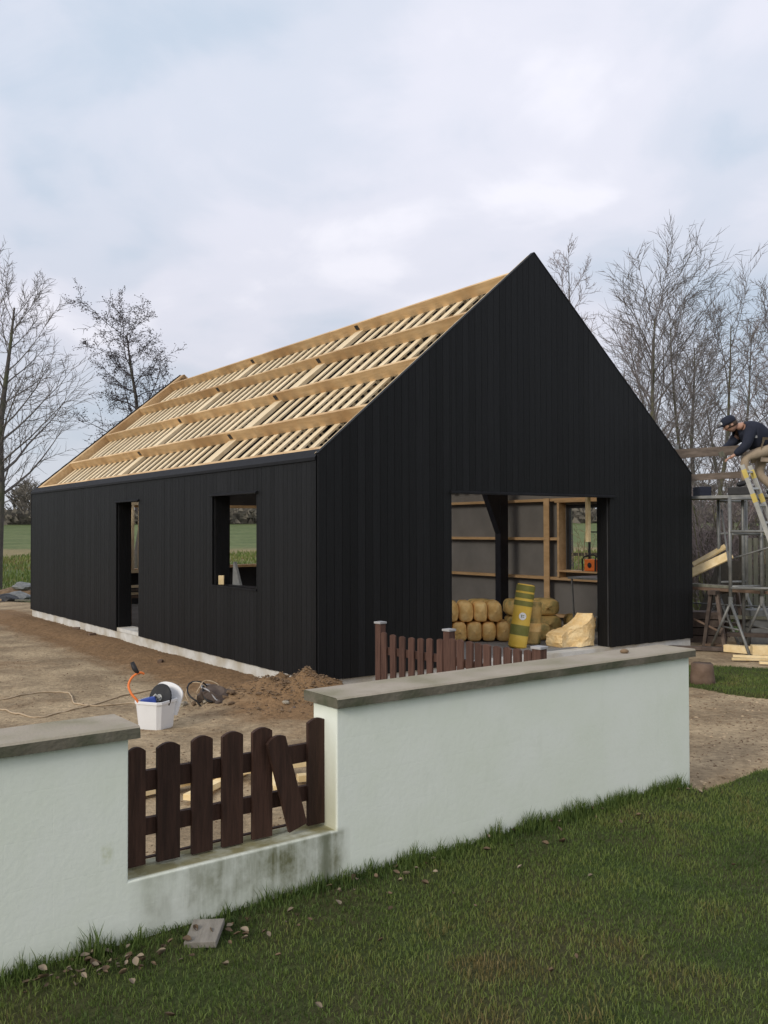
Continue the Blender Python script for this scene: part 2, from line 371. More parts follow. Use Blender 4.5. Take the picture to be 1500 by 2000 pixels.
def lawn_z(X, Y):
    e = lawn_in(X, Y); wt, wc = W2(X, Y)
    z = 0.028 + 0.02*fbm(X, Y, 6, 3, 1.4)
    rise = 0.035*math.exp(-(wc/0.25)**2) if wt < 4.4 else 0
    k = sstep(-0.04, 0.06, e) if wt > 4.4 else (1 if wc < 0.09 else 0)
    return -0.16 + (z + rise + 0.16)*k, 0.5 + 0.9*fbm(X, Y, 14, 3, 1.1)
grid('lawn', spaced(-4.5, 9.5, 0.075), spaced(0.6, 13.5, 0.07), lawn_z, lawn_m, 'soil')

# ------------------------------------------------------------------ garden wall
def stained_wall():
    m = bpy.data.materials.new('white_painted_wall'); m.use_nodes = True; nt = m.node_tree; N = nt.nodes; Lk = nt.links
    b = N['Principled BSDF']; b.inputs['Roughness'].default_value = 0.85; b.inputs['Specular IOR Level'].default_value = 0.2
    tc = N.new('ShaderNodeTexCoord'); sp = N.new('ShaderNodeSeparateXYZ'); Lk.new(tc.outputs['Object'], sp.inputs[0])
    def noise(s, st=(1, 1, 1), d=5, r=0.6, off=(0, 0, 0)):
        mp = N.new('ShaderNodeMapping'); mp.inputs['Scale'].default_value = st; mp.inputs['Location'].default_value = off; Lk.new(tc.outputs['Object'], mp.inputs[0])
        n = N.new('ShaderNodeTexNoise'); n.inputs['Scale'].default_value = s; n.inputs['Detail'].default_value = d; n.inputs['Roughness'].default_value = r
        Lk.new(mp.outputs[0], n.inputs['Vector']); return n.outputs['Fac']
    def rng(f, a, c, o0=0.0, o1=1.0):
        r = N.new('ShaderNodeMapRange'); Lk.new(f, r.inputs[0]); r.inputs[1].default_value = a; r.inputs[2].default_value = c
        r.inputs[3].default_value = o0; r.inputs[4].default_value = o1; return r.outputs[0]
    def mul(a, c):
        x = N.new('ShaderNodeMath'); x.operation = 'MULTIPLY'
        for i, q in enumerate((a, c)):
            if isinstance(q, float): x.inputs[i].default_value = q
            else: Lk.new(q, x.inputs[i])
        return x.outputs[0]
    def mix(f, a, c):
        x = N.new('ShaderNodeMix'); x.data_type = 'RGBA'; Lk.new(f, x.inputs[0])
        for i, q in ((6, a), (7, c)):
            if isinstance(q, tuple): x.inputs[i].default_value = (*q, 1)
            else: Lk.new(q, x.inputs[i])
        return x.outputs[2]
    x, z = sp.outputs[0], sp.outputs[2]
    c = mix(rng(noise(2.2), 0.35, 0.65), (0.755, 0.79, 0.665), (0.80, 0.825, 0.725))
    c = mix(mul(rng(noise(9, (1, 1, 0.5)), 0.55, 0.8), 0.35), c, (0.64, 0.67, 0.56))
    # faint block joints telegraphing through the paint
    br = N.new('ShaderNodeTexBrick'); mp = N.new('ShaderNodeMapping'); mp.inputs['Rotation'].default_value = (math.pi/2, 0, 0); Lk.new(tc.outputs['Object'], mp.inputs[0])
    Lk.new(mp.outputs[0], br.inputs['Vector']); br.inputs['Scale'].default_value = 1.0; br.inputs['Brick Width'].default_value = 0.38; br.inputs['Row Height'].default_value = 0.19
    br.inputs['Mortar Size'].default_value = 0.004; br.inputs['Mortar Smooth'].default_value = 1.0
    # algae below the gate opening: vertical streaks
    inx = mul(rng(x, 0.50, 0.60), rng(x, 1.66, 1.56))
    inz = mul(rng(z, 0.33, 0.30), rng(z, -0.02, 0.16))
    st = rng(noise(6.5, (2.2, 1, 0.18)), 0.32, 0.58, 0.42, 1.0)
    st2 = rng(noise(13, (1, 1, 0.8), off=(3, 0, 0)), 0.3, 0.6, 0.4, 1.0)
    inx2 = rng(x, 0.65, 1.15, 0.45, 1.0)
    c = mix(mul(mul(mul(mul(inx, inz), st), mul(st2, inx2)), 0.95), c, (0.135, 0.135, 0.06))
    # the dark streak under the right-hand end of the sill
    sk = mul(mul(rng(x, 1.46, 1.50), rng(x, 1.555, 1.515)), mul(rng(z, 0.33, 0.30), rng(z, 0.0, 0.1)))
    c = mix(mul(sk, 0.75), c, (0.10, 0.11, 0.05))
    # moss on the sill top, on the inner ends, and a band of dirt at the foot
    ge = N.new('ShaderNodeNewGeometry'); sn = N.new('ShaderNodeSeparateXYZ'); Lk.new(ge.outputs['Normal'], sn.inputs[0])
    top = mul(rng(sn.outputs[2], 0.6, 0.9), rng(noise(7), 0.3, 0.55, 0.45, 1.0))
    edge = rng(sp.outputs[1], 0.012, 0.03)
    c = mix(mul(mul(top, edge), 0.95), c, (0.215, 0.19, 0.085))
    inend = mul(mul(rng(x, 1.60, 1.575), rng(x, 1.55, 1.56)), rng(z, 0.85, 0.4))
    c = mix(mul(mul(inend, rng(sp.outputs[1], 0.0, 0.02)), 0.6), c, (0.36, 0.34, 0.19))
    c = mix(mul(mul(rng(z, 0.16, 0.03), rng(noise(5), 0.35, 0.6)), 0.5), c, (0.42, 0.44, 0.34))
    # uneven darker grey-green tint, strongest just under the coping
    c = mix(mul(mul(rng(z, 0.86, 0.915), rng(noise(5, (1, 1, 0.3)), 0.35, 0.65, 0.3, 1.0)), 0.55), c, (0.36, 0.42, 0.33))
    spot = mul(mul(rng(x, 0.38, 0.40), rng(x, 0.445, 0.425)), mul(rng(z, 0.40, 0.43), rng(z, 0.50, 0.47)))
    c = mix(mul(mul(spot, rng(noise(30), 0.35, 0.6)), 0.4), c, (0.42, 0.44, 0.2))
    Lk.new(c, b.inputs['Base Color'])
    bp = N.new('ShaderNodeBump'); bp.inputs['Strength'].default_value = 0.2; bp.inputs['Distance'].default_value = 0.008
    Lk.new(noise(35), bp.inputs['Height'])
    b3 = N.new('ShaderNodeBump'); b3.inputs['Strength'].default_value = 0.04; b3.inputs['Distance'].default_value = 0.015; Lk.new(noise(5.5), b3.inputs['Height']); Lk.new(b3.outputs[0], bp.inputs['Normal'])
    b2 = N.new('ShaderNodeBump'); b2.inputs['Strength'].default_value = 0.05; b2.inputs['Distance'].default_value = 0.006; b2.invert = True
    Lk.new(br.outputs['Fac'], b2.inputs['Height']); Lk.new(bp.outputs[0], b2.inputs['Normal'])
    Lk.new(b2.outputs[0], b.inputs['Normal'])
    return m
wallm = stained_wall()
coping_m = mat('grey_concrete_coping', (0.335, 0.29, 0.225), (0.41, 0.36, 0.285), 6, rough=0.92, bump=0.22, bscale=60, c3=(0.255, 0.23, 0.155), s3=3, joff=False)
gw = empty('garden_wall', WP(0, 0), WYAW, 'low white painted garden wall with grey concrete coping in front of the black house', 'wall')
mb = MB()
outline = [(-1.6, -0.15), (4.513, -0.15), (4.513, 0.915), (1.574, 0.915), (1.574, 0.312), (0.505, 0.312), (0.505, 0.915), (-1.6, 0.915)]
def rough_face(mb, x0, x1, z0, z1): mb.box(x0, x1, 0.0, 0.215, z0, z1)
bmw = bmesh.new()
for (x0, x1, z1) in ((-1.6, 0.505, 0.915), (0.505, 1.574, 0.312), (1.574, 4.513, 0.915)): pass
bmw.free()
mb.prism([(x, z) for x, z in outline], 'y', 0.0, 0.215)
wo = mb.build('wall', wallm, gw)
bv = wo.modifiers.new('soft_edges', 'BEVEL'); bv.width = 0.007; bv.segments = 3; bv.limit_method = 'ANGLE'
# a slightly proud nosing along the front of the sill
def coping(x0, x1):
    n = max(2, int((x1-x0)/0.04)); mbc = MB(); vs = []
    prof = [(-0.03, 0.918), (-0.03, 0.962), (-0.022, 0.971), (0.27, 0.973), (0.278, 0.965), (0.278, 0.918)]
    for i in range(n+1):
        x = x0 + (x1-x0)*i/n
        for k, (c, z) in enumerate(prof):
            j = 0.0012*nz(x*7, k*3.1, 1) + 0.0006*nz(x*26, k*5.1, 3)
            vs.append((x + (0.004*nz(k*2.2, z*40) if i in (0, n) else 0), c + j, z + j*0.6))
    m_ = len(prof); fs = []
    for i in range(n):
        for k in range(m_): a = i*m_+k; b = i*m_+(k+1) % m_; fs.append((a, b, b+m_, a+m_))
    fs += [tuple(range(m_)), tuple(range(n*m_, (n+1)*m_))[::-1]]
    return mbc.add(vs, fs)
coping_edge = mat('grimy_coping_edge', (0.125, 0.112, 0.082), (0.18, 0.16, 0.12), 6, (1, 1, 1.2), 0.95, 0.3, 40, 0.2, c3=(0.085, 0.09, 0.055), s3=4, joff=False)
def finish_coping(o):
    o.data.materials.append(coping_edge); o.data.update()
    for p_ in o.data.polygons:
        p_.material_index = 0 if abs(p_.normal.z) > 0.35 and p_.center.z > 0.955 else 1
for (a, b) in ((-1.6, -0.62), (-0.612, 0.544), (1.557, 4.548)): finish_coping(coping(a, b).build('coping', coping_m, gw))

# ------------------------------------------------------------------ broken picket panel in the wall opening
def picket_mb(w, z0, z1, t, dome=0.022, lean=0.0):
    n = 7; top = [(-w/2 + w*i/n, z1 - dome*(2*i/n-1)**2) for i in range(n+1)]
    pts = [(-w/2, z0), (w/2, z0)] + top[::-1]
    return MB().prism(pts, 'y', -t/2, t/2)
pf = empty('broken_picket_fence', WP(0.5, 0.12), WYAW, 'dark brown picket fence with one slanting paling in the white wall opening', 'fence')
for (a, b), z0, z1 in zip([(.545, .628), (.683, .791), (.851, .954), (1.004, 1.112), (1.164, 1.271), (1.477, 1.590)], [.326, .323, .32, .319, .321, .326], [.846, .847, .853, .851, .849, .855]):
    o = picket_mb(b-a, z0, z1, 0.020, 0.020).xf(Matrix.Translation(((a+b)/2-0.5, 0, 0))).build('picket', brown, pf); 
o = picket_mb(0.104, -0.245, 0.235, 0.020, 0.020).xf(Matrix.Translation((1.333-0.5, -0.034, 0.578)) @ Matrix.Rotation(R(-15.5), 4, 'Y') @ Matrix.Rotation(R(180), 4, 'Y') @ Matrix.Rotation(R(180), 4, 'Y')).build('picket', brown, pf)
o['label'] = 'loose slanting paling'
for z0, z1 in ((.64, .73), (.445, .52)):
    MB().box(0.035, 1.063, 0.014, 0.042, z0, z1).build('rail', brown, pf)
sp_ = MB().box(0.935, 0.99, 0.012, 0.03, 0.44, 0.72)
MB().box(0.02, 1.06, 0.03, 0.05, 0.335, 0.342).build('bottom_rail', brown, pf)

# ------------------------------------------------------------------ the house
house = empty('timber_house', HO, YAW, 'black timber clad house under construction with open unroofed purlins and battens', 'house')
TS = math.tan(R(39.99)); CS = math.cos(R(39.99)); SS = math.sin(R(39.99))
def roofz(u): return ZE + min(u, HW-u)*TS
MB().box(0.03, HW-0.03, 0.03, HL-0.03, -0.3, 0.148).build('plinth', concrete, house)
MB().box(0.25, HW-0.25, 0.25, HL-0.25, 0.150, 0.165).build('floor', floor_m, house)
MB().box(0.012, 0.3, 5.34, 6.30, 0.149, 0.205).build('threshold', concrete, house)
# openings
DOOR = (5.33, 6.32, 0.15, 2.27); WIN = (1.43, 2.67, 1.08, 2.26); GATE = (1.90, 4.79, 0.15, 2.25)
RWIN = (1.35, 2.50, 1.10, 2.22)                         # right-hand long wall
FW1 = (2.02, 2.75, 0.95, 2.32); FW2 = (4.38, 5.7, 0.98, 2.33)   # far gable
def cuts(a0, a1, z0, ztop, openings):
    """vertical pieces of a board [a0,a1] left by the openings"""
    segs = [(z0, None)]
    for (o0, o1, b, t) in openings:
        if a1 > o0 + 0.003 and a0 < o1 - 0.003:
            ns = []
            for s0, s1 in segs:
                if b > s0 + 0.01: ns.append((s0, b))
                ns.append((t, s1))
            segs = ns
    return segs
def splits(edges, openings):
    """cut boards where an opening edge falls inside them"""
    out = []
    for a0, a1, k in edges:
        cs = [a0]
        for o in openings:
            for e in o[:2]:
                if a0 + 0.012 < e < a1 - 0.012: cs.append(e)
        cs = sorted(cs) + [a1]
        for i in range(len(cs)-1): out.append((cs[i], cs[i+1], k))
    return out
def layout(total, pitch, over, start=0.0):
    """over boards proud (k=1), under boards behind (k=0)"""
    r = []; n = int(round((total)/pitch)); p = total/n
    for i in range(n):
        r.append((i*p, i*p+over, 1)); r.append((i*p+over, (i+1)*p, 0))
    return r
def clad_long():
    for a0, a1, k in splits(layout(HL-0.1, 0.206, 0.103), [(o[0]-0.05, o[1]-0.05, o[2], o[3]) for o in (DOOR, WIN)]):
        a0 += 0.05; a1 += 0.05
        for s0, s1 in cuts(a0, a1, ZB, None, [DOOR, WIN]):
            top = 2.60 if s1 is None else s1
            d = rnd.uniform(0, 0.002); g = 0.0025
            x0 = d*.6
            dz = rnd.uniform(-0.004, 0.004) if abs(s0-ZB) < 1e-4 else 0
            MB().box(x0, x0+0.02, a0 + 0.0017, a1 - 0.0017, s0+dz, top).build('cladding_board', black, house)
def clad_gable():
    lay = []
    n = 32; p = HW/n
    for i in range(n): lay += [(i*p, i*p+p*0.5, 1), (i*p+p*0.5, (i+1)*p, 0)]
    cs = []
    for a0, a1, k in splits(lay, [GATE, (HW/2, HW/2, 0, 0)]):
        for s0, s1 in cuts(a0, a1, ZB, None, [GATE]):
            d = rnd.uniform(0, 0.002); y0 = d*.6
            g = 0.0017; b0, b1 = a0+g, a1-g
            if a0 < 0.01: b0 = 0.0
            if a1 > HW-0.01: b1 = HW
            t0, t1 = (roofz(b0), roofz(b1)) if s1 is None else (s1, s1)
            dz = rnd.uniform(-0.003, 0.003) if abs(s0-ZB) < 1e-4 else 0
            MB().prism([(b0, s0+dz), (b1, s0+dz), (b1, t1), (b0, t0)], 'y', y0, y0+0.02).build('cladding_board', black, house)
clad_long(); clad_gable()
MB().box(-0.006, 0.016, 0.0415, 0.115, ZB, 2.60).build('corner_board', black, house)
# the two sides that face away: boards joined
mbj = MB()
for a0, a1, k in splits(layout(HL, 0.205, 0.112), [RWIN]):
    for s0, s1 in cuts(a0, a1, ZB, None, [RWIN]):
        x1 = HW - (0 if k else 0.021); mbj.box(x1-0.02, x1, max(a0, 0.045), min(a1, HL-0.045), s0, 2.60 if s1 is None else s1)
n = 32; p = HW/n
for i in range(n):
    for a0, a1, k in splits([(i*p, i*p+p*0.55, 1), (i*p+p*0.55, (i+1)*p, 0)], [FW1, FW2]):
        for s0, s1 in cuts(a0, a1, ZB, None, [FW1, FW2]):
            y1 = HL - (0 if k else 0.021)
            t0, t1 = (roofz(a0), roofz(a1)) if s1 is None else (s1, s1)
            mbj.prism([(a0, s0), (a1, s0), (a1, t1), (a0, t0)], 'y', y1-0.02, y1)
tag(mbj.build('far_cladding', black, house), kind='stuff')
# sheathing behind the boards, with holes
def sheath(name, m, a0, a1, z0, zt, ops, put, gable=False):
    mb_ = MB(); xs = sorted({a0, a1, *[o[0] for o in ops], *[o[1] for o in ops]} | ({HW/2} if gable else set()))
    for i in range(len(xs)-1):
        for s0, s1 in cuts(xs[i], xs[i+1], z0, None, ops):
            put(mb_, xs[i], xs[i+1], s0, s1)
    return mb_.build(name, m, house)
T = 2.56
sheath('sheathing', darksheet, 0.05, HL-0.05, ZB, T, [DOOR, WIN], lambda M, a, b, s, t: M.box(0.043, 0.06, a, b, s, t or T))
sheath('sheathing', sheet_m, 0.07, HL-0.07, ZB, T, [RWIN], lambda M, a, b, s, t: M.box(HW-0.06, HW-0.043, a, b, s, t or T))
sheath('sheathing', darksheet, 0.045, HW-0.045, ZB, T, [GATE], lambda M, a, b, s, t: M.prism([(a, s), (b, s), (b, t or roofz(b)-0.03), (a, t or roofz(a)-0.03)], 'y', 0.044, 0.06), True)
sheath('sheathing', darksheet, 0.045, HW-0.045, ZB, T, [FW1, FW2], lambda M, a, b, s, t: M.prism([(a, s), (b, s), (b, t or roofz(b)-0.03), (a, t or roofz(a)-0.03)], 'y', HL-0.06, HL-0.044), True)
# reveals around the openings (black boards) and drip ledges
def reveal_long(op, sill):
    v0, v1, z0, z1 = op
    MB().box(0.045, 0.26, v0-0.018, v0, z0, z1).build('reveal_board', black_trim if False else black, house)
    MB().box(0.045, 0.26, v1, v1+0.018, z0, z1).build('reveal_board', black, house)
    MB().box(0.045, 0.26, v0-0.018, v1+0.018, z1, z1+0.018).build('reveal_board', black, house)
    if sill: MB().box(-0.012, 0.26, v0-0.01, v1+0.01, z0-0.022, z0).build('window_sill', black_trim, house)
    MB().prism([(-0.035, z1-0.012), (-0.035, z1+0.003), (0.0, z1+0.022), (0.0, z1-0.012)], 'y', v0-0.04, v1+0.04).build('drip_ledge', black_trim, house)
reveal_long(DOOR, False); reveal_long(WIN, True)
u0, u1, z0, z1 = GATE
MB().box(u0-0.018, u0, 0.06, 0.24, z0, z1).build('reveal_board', black, house)
MB().box(u1, u1+0.018, 0.06, 0.24, z0, z1).build('reveal_board', black, house)
MB().box(u0-0.018, u1+0.018, 0.06, 0.24, z1, z1+0.02).build('reveal_board', black, house)
MB().prism([(-0.035, z1-0.014), (-0.035, z1+0.003), (0.0, z1+0.024), (0.0, z1-0.014)], 'x', u0-0.02, u1+0.10).build('drip_ledge', black_trim, house)
MB().box(4.63, 4.685, 0.26, 0.31, 1.62, 2.30).build('hanging_batten', plank_y, house)
# eave trim, both sides
for sgn in (0, 1):
    f = (lambda u: u) if not sgn else (lambda u: HW-u)
    MB().prism([(f(-0.018), 2.565), (f(0.03), 2.565), (f(0.085), 2.672), (f(0.06), 2.695), (f(-0.018), 2.60)], 'y', 0.045, HL-0.045).build('eave_trim', black_trim, house)
# wall frames: girts and studs
def girt_row(zc, h=0.055):
    pass
for zc in (0.30, 0.945, 1.632, 2.312):
    spans_r = [(0.25, RWIN[0]-0.09), (RWIN[1]+0.09, HL-0.25)] if RWIN[2] < zc < RWIN[3] else [(0.25, HL-0.25)]
    for a, b in spans_r: MB().box(HW-0.20, HW-0.062, a, b, zc-0.024, zc+0.024).build('girt', girt_m, house)
    ops = [o for o in (WIN, DOOR) if o[2] < zc < o[3]]
    xs = [0.25] + [x for o in sorted(ops) for x in (o[0]-0.06, o[1]+0.06)] + [HL-0.25]
    for i in range(0, len(xs), 2): MB().box(0.062, 0.20, xs[i], xs[i+1], zc-0.024, zc+0.024).build('girt', girt_m, house)
for v in (2.815, 6.4, 9.2): MB().box(HW-0.225, HW-0.21, v-0.065, v+0.065, 0.17, 2.34).build('stud', girt_m, house)
# frame of the right-hand window opening with a sashed window
wn = MB()
z0, z1 = RWIN[2], RWIN[3]
MB().box(HW-0.23, HW-0.062, RWIN[1]+0.01, RWIN[1]+0.055, 0.97, 2.30).build('stud', girt_m, house)
MB().box(HW-0.23, HW-0.062, RWIN[0]-0.055, RWIN[0]-0.01, 0.97, 2.30).build('stud', girt_m, house)
MB().box(HW-0.30, HW-0.062, RWIN[0], RWIN[1], z0-0.03, z0-0.002).build('sill_board', girt_m, house)
MB().box(HW-0.235, HW-0.03, RWIN[0]-0.2, RWIN[1]+0.11, z1+0.04, z1+0.085).build('window_header', girt_m, house)
wf = MB()
for v in (RWIN[0], RWIN[1]-0.07): wf.box(HW-0.06, HW-0.01, v, v+0.07, z0, z1)
wf.box(HW-0.06, HW-0.01, RWIN[0]+0.07, RWIN[1]-0.07, z1-0.06, z1)
wfo = wf.build('window', blackp, house)
MB().box(HW-0.05, HW-0.02, 1.985, 2.015, z0, z1-0.06).build('muntin', blackp, wfo)
MB().box(HW-0.048, HW-0.022, RWIN[0]+0.07, 1.985, 1.74, 1.762).build('muntin', blackp, wfo)
# wood frames in the far gable openings
for (a, b, c, d) in (FW1, FW2):
    fr = MB(); y0, y1 = HL-0.30, HL-0.062
    fr.box(a-0.05, a, y0, y1, c-0.05, d+0.05); fr.box(b, b+0.05, y0, y1, c-0.05, d+0.05)
    fr.box(a, b, y0, y1, d, d+0.06); fr.box(a, b, y0, y1, c-0.06, c)
    fo = fr.build('window_frame', girt_m, house)
MB().box(2.065, 2.115, HL-0.36, HL-0.31, 0.93, 2.36).build('stud', batten_m, house)
MB().box(2.215, 2.285, HL-0.36, HL-0.31, 0.93, 2.36).build('stud', batten_m, house)
MB().box(1.90, 2.90, HL-0.36, HL-0.31, 2.361, 2.43).build('lintel_batten', batten_m, house)
MB().box(1.90, 2.90, HL-0.36, HL-0.31, 0.86, 0.929).build('sill_batten', batten_m, house)
# steel portal frames
for v in (3.65, 7.25):
    fm = MB()
    tp = lambda u: ZE + u*TS - (0.215/CS)      # top edge of the frame, below the battens
    for f, c0, c1, hz, hu in ((lambda u: u, 0.25, 0.40, 2.12, 0.85), (lambda u: HW-u, 0.41, 0.60, 1.72, 1.25)):
        a, b = sorted((f(c0), f(c1)))
        fm.box(a, b, v-0.07, v+0.07, 0.166, 2.35)
        pts = [(c0, hz), (c1, hz), (hu, tp(hu)-0.25), (HW/2, tp(HW/2)-0.24), (HW/2, tp(HW/2)), (c0, tp(c0))]
        fm.prism([(f(x), z) for x, z in pts], 'y', v-0.065, v+0.065)
    fm.build('steel_frame', blacksteel, house)
# purlins, battens, gable rafters
def slope_pt(side, s, n, v):
    """s along the slope from the eave, n depth below the roof plane"""
    u = s*CS + n*SS; z = ZE + s*SS - n*CS
    return (u if side == 0 else HW-u, v, z)
def slope_box(side, s0, s1, n0, n1, v0, v1):
    q = [slope_pt(side, s, n, v) for v in (v0, v1) for s, n in ((s0, n0), (s1, n0), (s1, n1), (s0, n1))]
    return MB().add(q, [(0, 1, 2, 3), (7, 6, 5, 4), (0, 4, 5, 1), (1, 5, 6, 2), (2, 6, 7, 3), (3, 7, 4, 0)])
SLEN = HW/2/CS; PD = 0.165
for side in (0, 1):
    for i, u in enumerate((0.085, 0.71, 1.47, 2.235, 2.965)):
        s = u/CS; js = [0.108] + ([4.45, 8.1] if i % 2 == 0 else [2.9, 6.45]) + [HL-0.27]
        if i == 3: js = [0.108, 4.40, 8.0, HL-0.27]
        for a, b in zip(js[:-1], js[1:]):
            slope_box(side, s, s+0.048, 0.002+rnd.uniform(0, .004), PD, a+0.002, b-0.002).build('purlin', purlin_m, house)
        if i:
            for v in (3.66, 7.25):
                slope_box(side, s-0.006, s, 0.03, 0.11, v-0.045, v+0.045).build('bracket', blacksteel, house)
    if side == 1: slope_box(1, 0.06, SLEN - PD*TS - 0.01, PD-0.028, PD-0.002, 0.12, HL-0.28).build('roof_underlay', darksheet, house)
    # gable rafters: a thin lath behind the near gable, a wide plank inside the far one
    slope_box(side, 0.02, SLEN-0.0*PD-0.02, -0.004, PD, 0.062, 0.10).build('gable_rafter', batten_m, house)
    slope_box(side, 0.0, SLEN+0.004, -0.014, -0.0005, -0.003, 0.058).build('verge_strip', black_trim if side == 9 else black, house)
    slope_box(side, 0.12, SLEN-0.02, 0.02, 0.26, HL-0.26, HL-0.07).build('gable_rafter', purlin_m, house)
    # ceiling battens under the purlins
    v = 0.22
    while v < HL-0.4:
        if min(abs(v-3.65), abs(v-7.25)) > 0.16:
            w = 0.14; dv = rnd.uniform(-.014, .014); w = .122
            slope_box(side, 0.06, SLEN - PD*TS - 0.02, PD+0.001, PD+0.024, v+dv, v+w+dv).build('batten', batten_m, house)
        v += 0.30
    for v in (3.65, 7.25):
        slope_box(side, 0.06, SLEN - PD*TS - 0.02, PD-0.03, PD+0.026, v-0.11, v+0.13).build('rafter_plank', batten_m, house)
#PART2
# ------------------------------------------------------------------ second picket fence behind the wall
P0, P1, P2 = Vector((-0.04, 9.26, 0)), Vector((0.605, 8.56, 0)), Vector((1.23, 7.27, 0))
fence = empty('picket_fence', P0, 0, 'weathered brown picket fence with grey capped posts between the white wall and the house', 'fence')
def fpost(P, w, h):
    o = MB().box(-w/2, w/2, -w/2, w/2, -0.2, h).build('post', brown2, fence, bevel=0.006); o.location = P - P0; o.rotation_euler.z = math.atan2(P1.y-P0.y, P1.x-P0.x)
    c = MB().box(-w/2-.008, w/2+.008, -w/2-.008, w/2+.008, h+0.001, h+0.022).build('post_cap', graycap, o, bevel=0.004)
for P, w in ((P0, .078), (P1, .08), (P2, .085)): fpost(P, w, 0.85)
for A, B, n, dip in ((P0, P1, 7, .03), (P1, P2, 9, .05)):
    d = (B-A); Ld = d.length; dn = d.normalized(); a = math.atan2(dn.y, dn.x); nrm = Vector((-dn.y, dn.x, 0))
    for i in range(n):
        t = (i+0.75)/(n+0.5); q = A + d*t - P0 - nrm*0.03
        h = (0.785 if n == 7 else 0.80+.035*t) - (dip if n == 7 else .01)*math.sin(math.pi*t) + rnd.uniform(-.004, .004)
        o = picket_mb(0.076 if n == 7 else 0.105, 0.08, h, 0.018, 0.014).build('picket', brown2, fence); o.location = q; o.rotation_euler = (0, R(rnd.uniform(-.8, .8)), a)
    for zc in (0.26, 0.585):
        MB().beam(A - P0 + Vector((0, 0, zc)) + nrm*0.0, B - P0 + Vector((0, 0, zc)), 0.03, 0.075).build('rail', brown2, fence)

# ------------------------------------------------------------------ bucket, reel, lid, cable
bx = Vector((-2.10, 8.42, 0.0)); bz = yard_z(bx.x, bx.y)[0]; bx.z = bz
def ringmesh(levels, m=None):
    """levels: list of (half x, half y, chamfer, z)"""
    mb_ = MB(); n = 8
    for hx, hy, c, z in levels:
        mb_.v += [(-hx+c, -hy, z), (hx-c, -hy, z), (hx, -hy+c, z), (hx, hy-c, z), (hx-c, hy, z), (-hx+c, hy, z), (-hx, hy-c, z), (-hx, -hy+c, z)]
    for i in range(len(levels)-1):
        for k in range(n): a = i*n+k; b = i*n+(k+1) % n; mb_.f.append((a, b, b+n, a+n))
    mb_.f.append(tuple(range(n))[::-1]); e = (len(levels)-1)*n; mb_.f.append(tuple(range(e, e+n)))
    return mb_
bk = empty('bucket', bx, R(-22), 'white square plastic bucket filled with tools standing on the sand', 'bucket')
ringmesh([(.118, .118, .03, 0), (.122, .122, .03, .01), (.142, .142, .035, .235), (.150, .150, .035, .237), (.150, .150, .035, .262), (.142, .142, .032, .264), (.138, .138, .032, .255), (.125, .125, .03, .15)]).build('body', white_p, bk, bevel=0.0025)
def torus(R0, r, n=28, m=8, M=None):
    mb_ = MB(); pts = []
    for i in range(n):
        a = 2*math.pi*i/n
        for k in range(m):
            b = 2*math.pi*k/m; mb_.v.append(((R0+r*math.cos(b))*math.cos(a), (R0+r*math.cos(b))*math.sin(a), r*math.sin(b)))
    for i in range(n):
        for k in range(m):
            mb_.f.append((i*m+k, ((i+1) % n)*m+k, ((i+1) % n)*m+(k+1) % m, i*m+(k+1) % m))
    if M: mb_.xf(M)
    return mb_
ld = empty('round_cover', bx + Vector((0.04, 0.10, 0.14)), R(-20), 'white bucket lid standing upright behind the black disc in the bucket', 'lid')
lm = MB(); n = 24; prof = [(0.15*math.cos(math.pi*i/n), 0.15 + 0.115*math.sin(math.pi*i/n)**0.7) for i in range(n+1)]
lm.prism([(0.155, 0.0)] + prof + [(-0.155, 0.0)], 'y', -0.009, 0.009).xf(Matrix.Rotation(R(14), 4, 'Y') @ Matrix.Rotation(R(-14), 4, 'X')).build('lid_panel', white_p, ld, bevel=0.003)
rl = empty('grinding_disc', bx + Vector((0.035, 0.02, 0.27)), R(-30), 'black round disc with a steel hub standing in the white bucket', 'disc')
MT = Matrix.Rotation(R(90-16), 4, 'X')
MB().lathe([(0.03, -.012), (.125, -.012), (.132, -.006), (.132, .006), (.125, .012), (.03, .012)], 32).xf(MT).build('disc', blackp, rl, smooth=False)
MB().lathe([(0.01, -.02), (.034, -.02), (.034, .02), (.012, .03), (.012, .05)], 16).xf(MT).build('hub', alu, rl)
tb = empty('blue_tool', bx + Vector((-0.05, -0.04, 0.19)), R(10), 'blue hand tool lying in front of the black disc in the bucket', 'tool')
MB().box(-.06, .075, -.03, .03, .03, .095).xf(Matrix.Rotation(R(-14), 4, 'Y')).build('body', blue, tb, bevel=0.012)
MB().tube([(.02, 0, .08), (.055, 0.0, .12), (.09, 0, .09)], .012, 8).build('handle', alu, tb)
cbm = MB()
pts = [(-.11, -.08, .20), (-.145, -.10, .27), (-.20, -.09, .33), (-.235, -.06, .40), (-.21, -.03, .47), (-.155, .01, .505), (-.12, .04, .49)]
def smooth_path(p, k=6):
    p = [Vector(q) for q in p]; out = []
    for i in range(len(p)-1):
        a = p[max(i-1, 0)]; b = p[i]; c = p[i+1]; d = p[min(i+2, len(p)-1)]
        for j in range(k):
            t = j/k; out.append(0.5*((2*b) + (c-a)*t + (2*a-5*b+4*c-d)*t*t + (3*b-a-3*c+d)*t**3))
    out.append(p[-1]); return out
oc = empty('orange_cable', bx, 0, 'orange cable with a black plug looping up out of the bucket', 'cable')
cbm.tube(smooth_path(pts), .011, 8).build('cable', orange, oc, smooth=True)
MB().tube([(-.165, .0, .50), (-.20, .01, .545), (-.225, .02, .60)], [.016, .024, .018], 10).build('plug', blackp, oc, smooth=True)

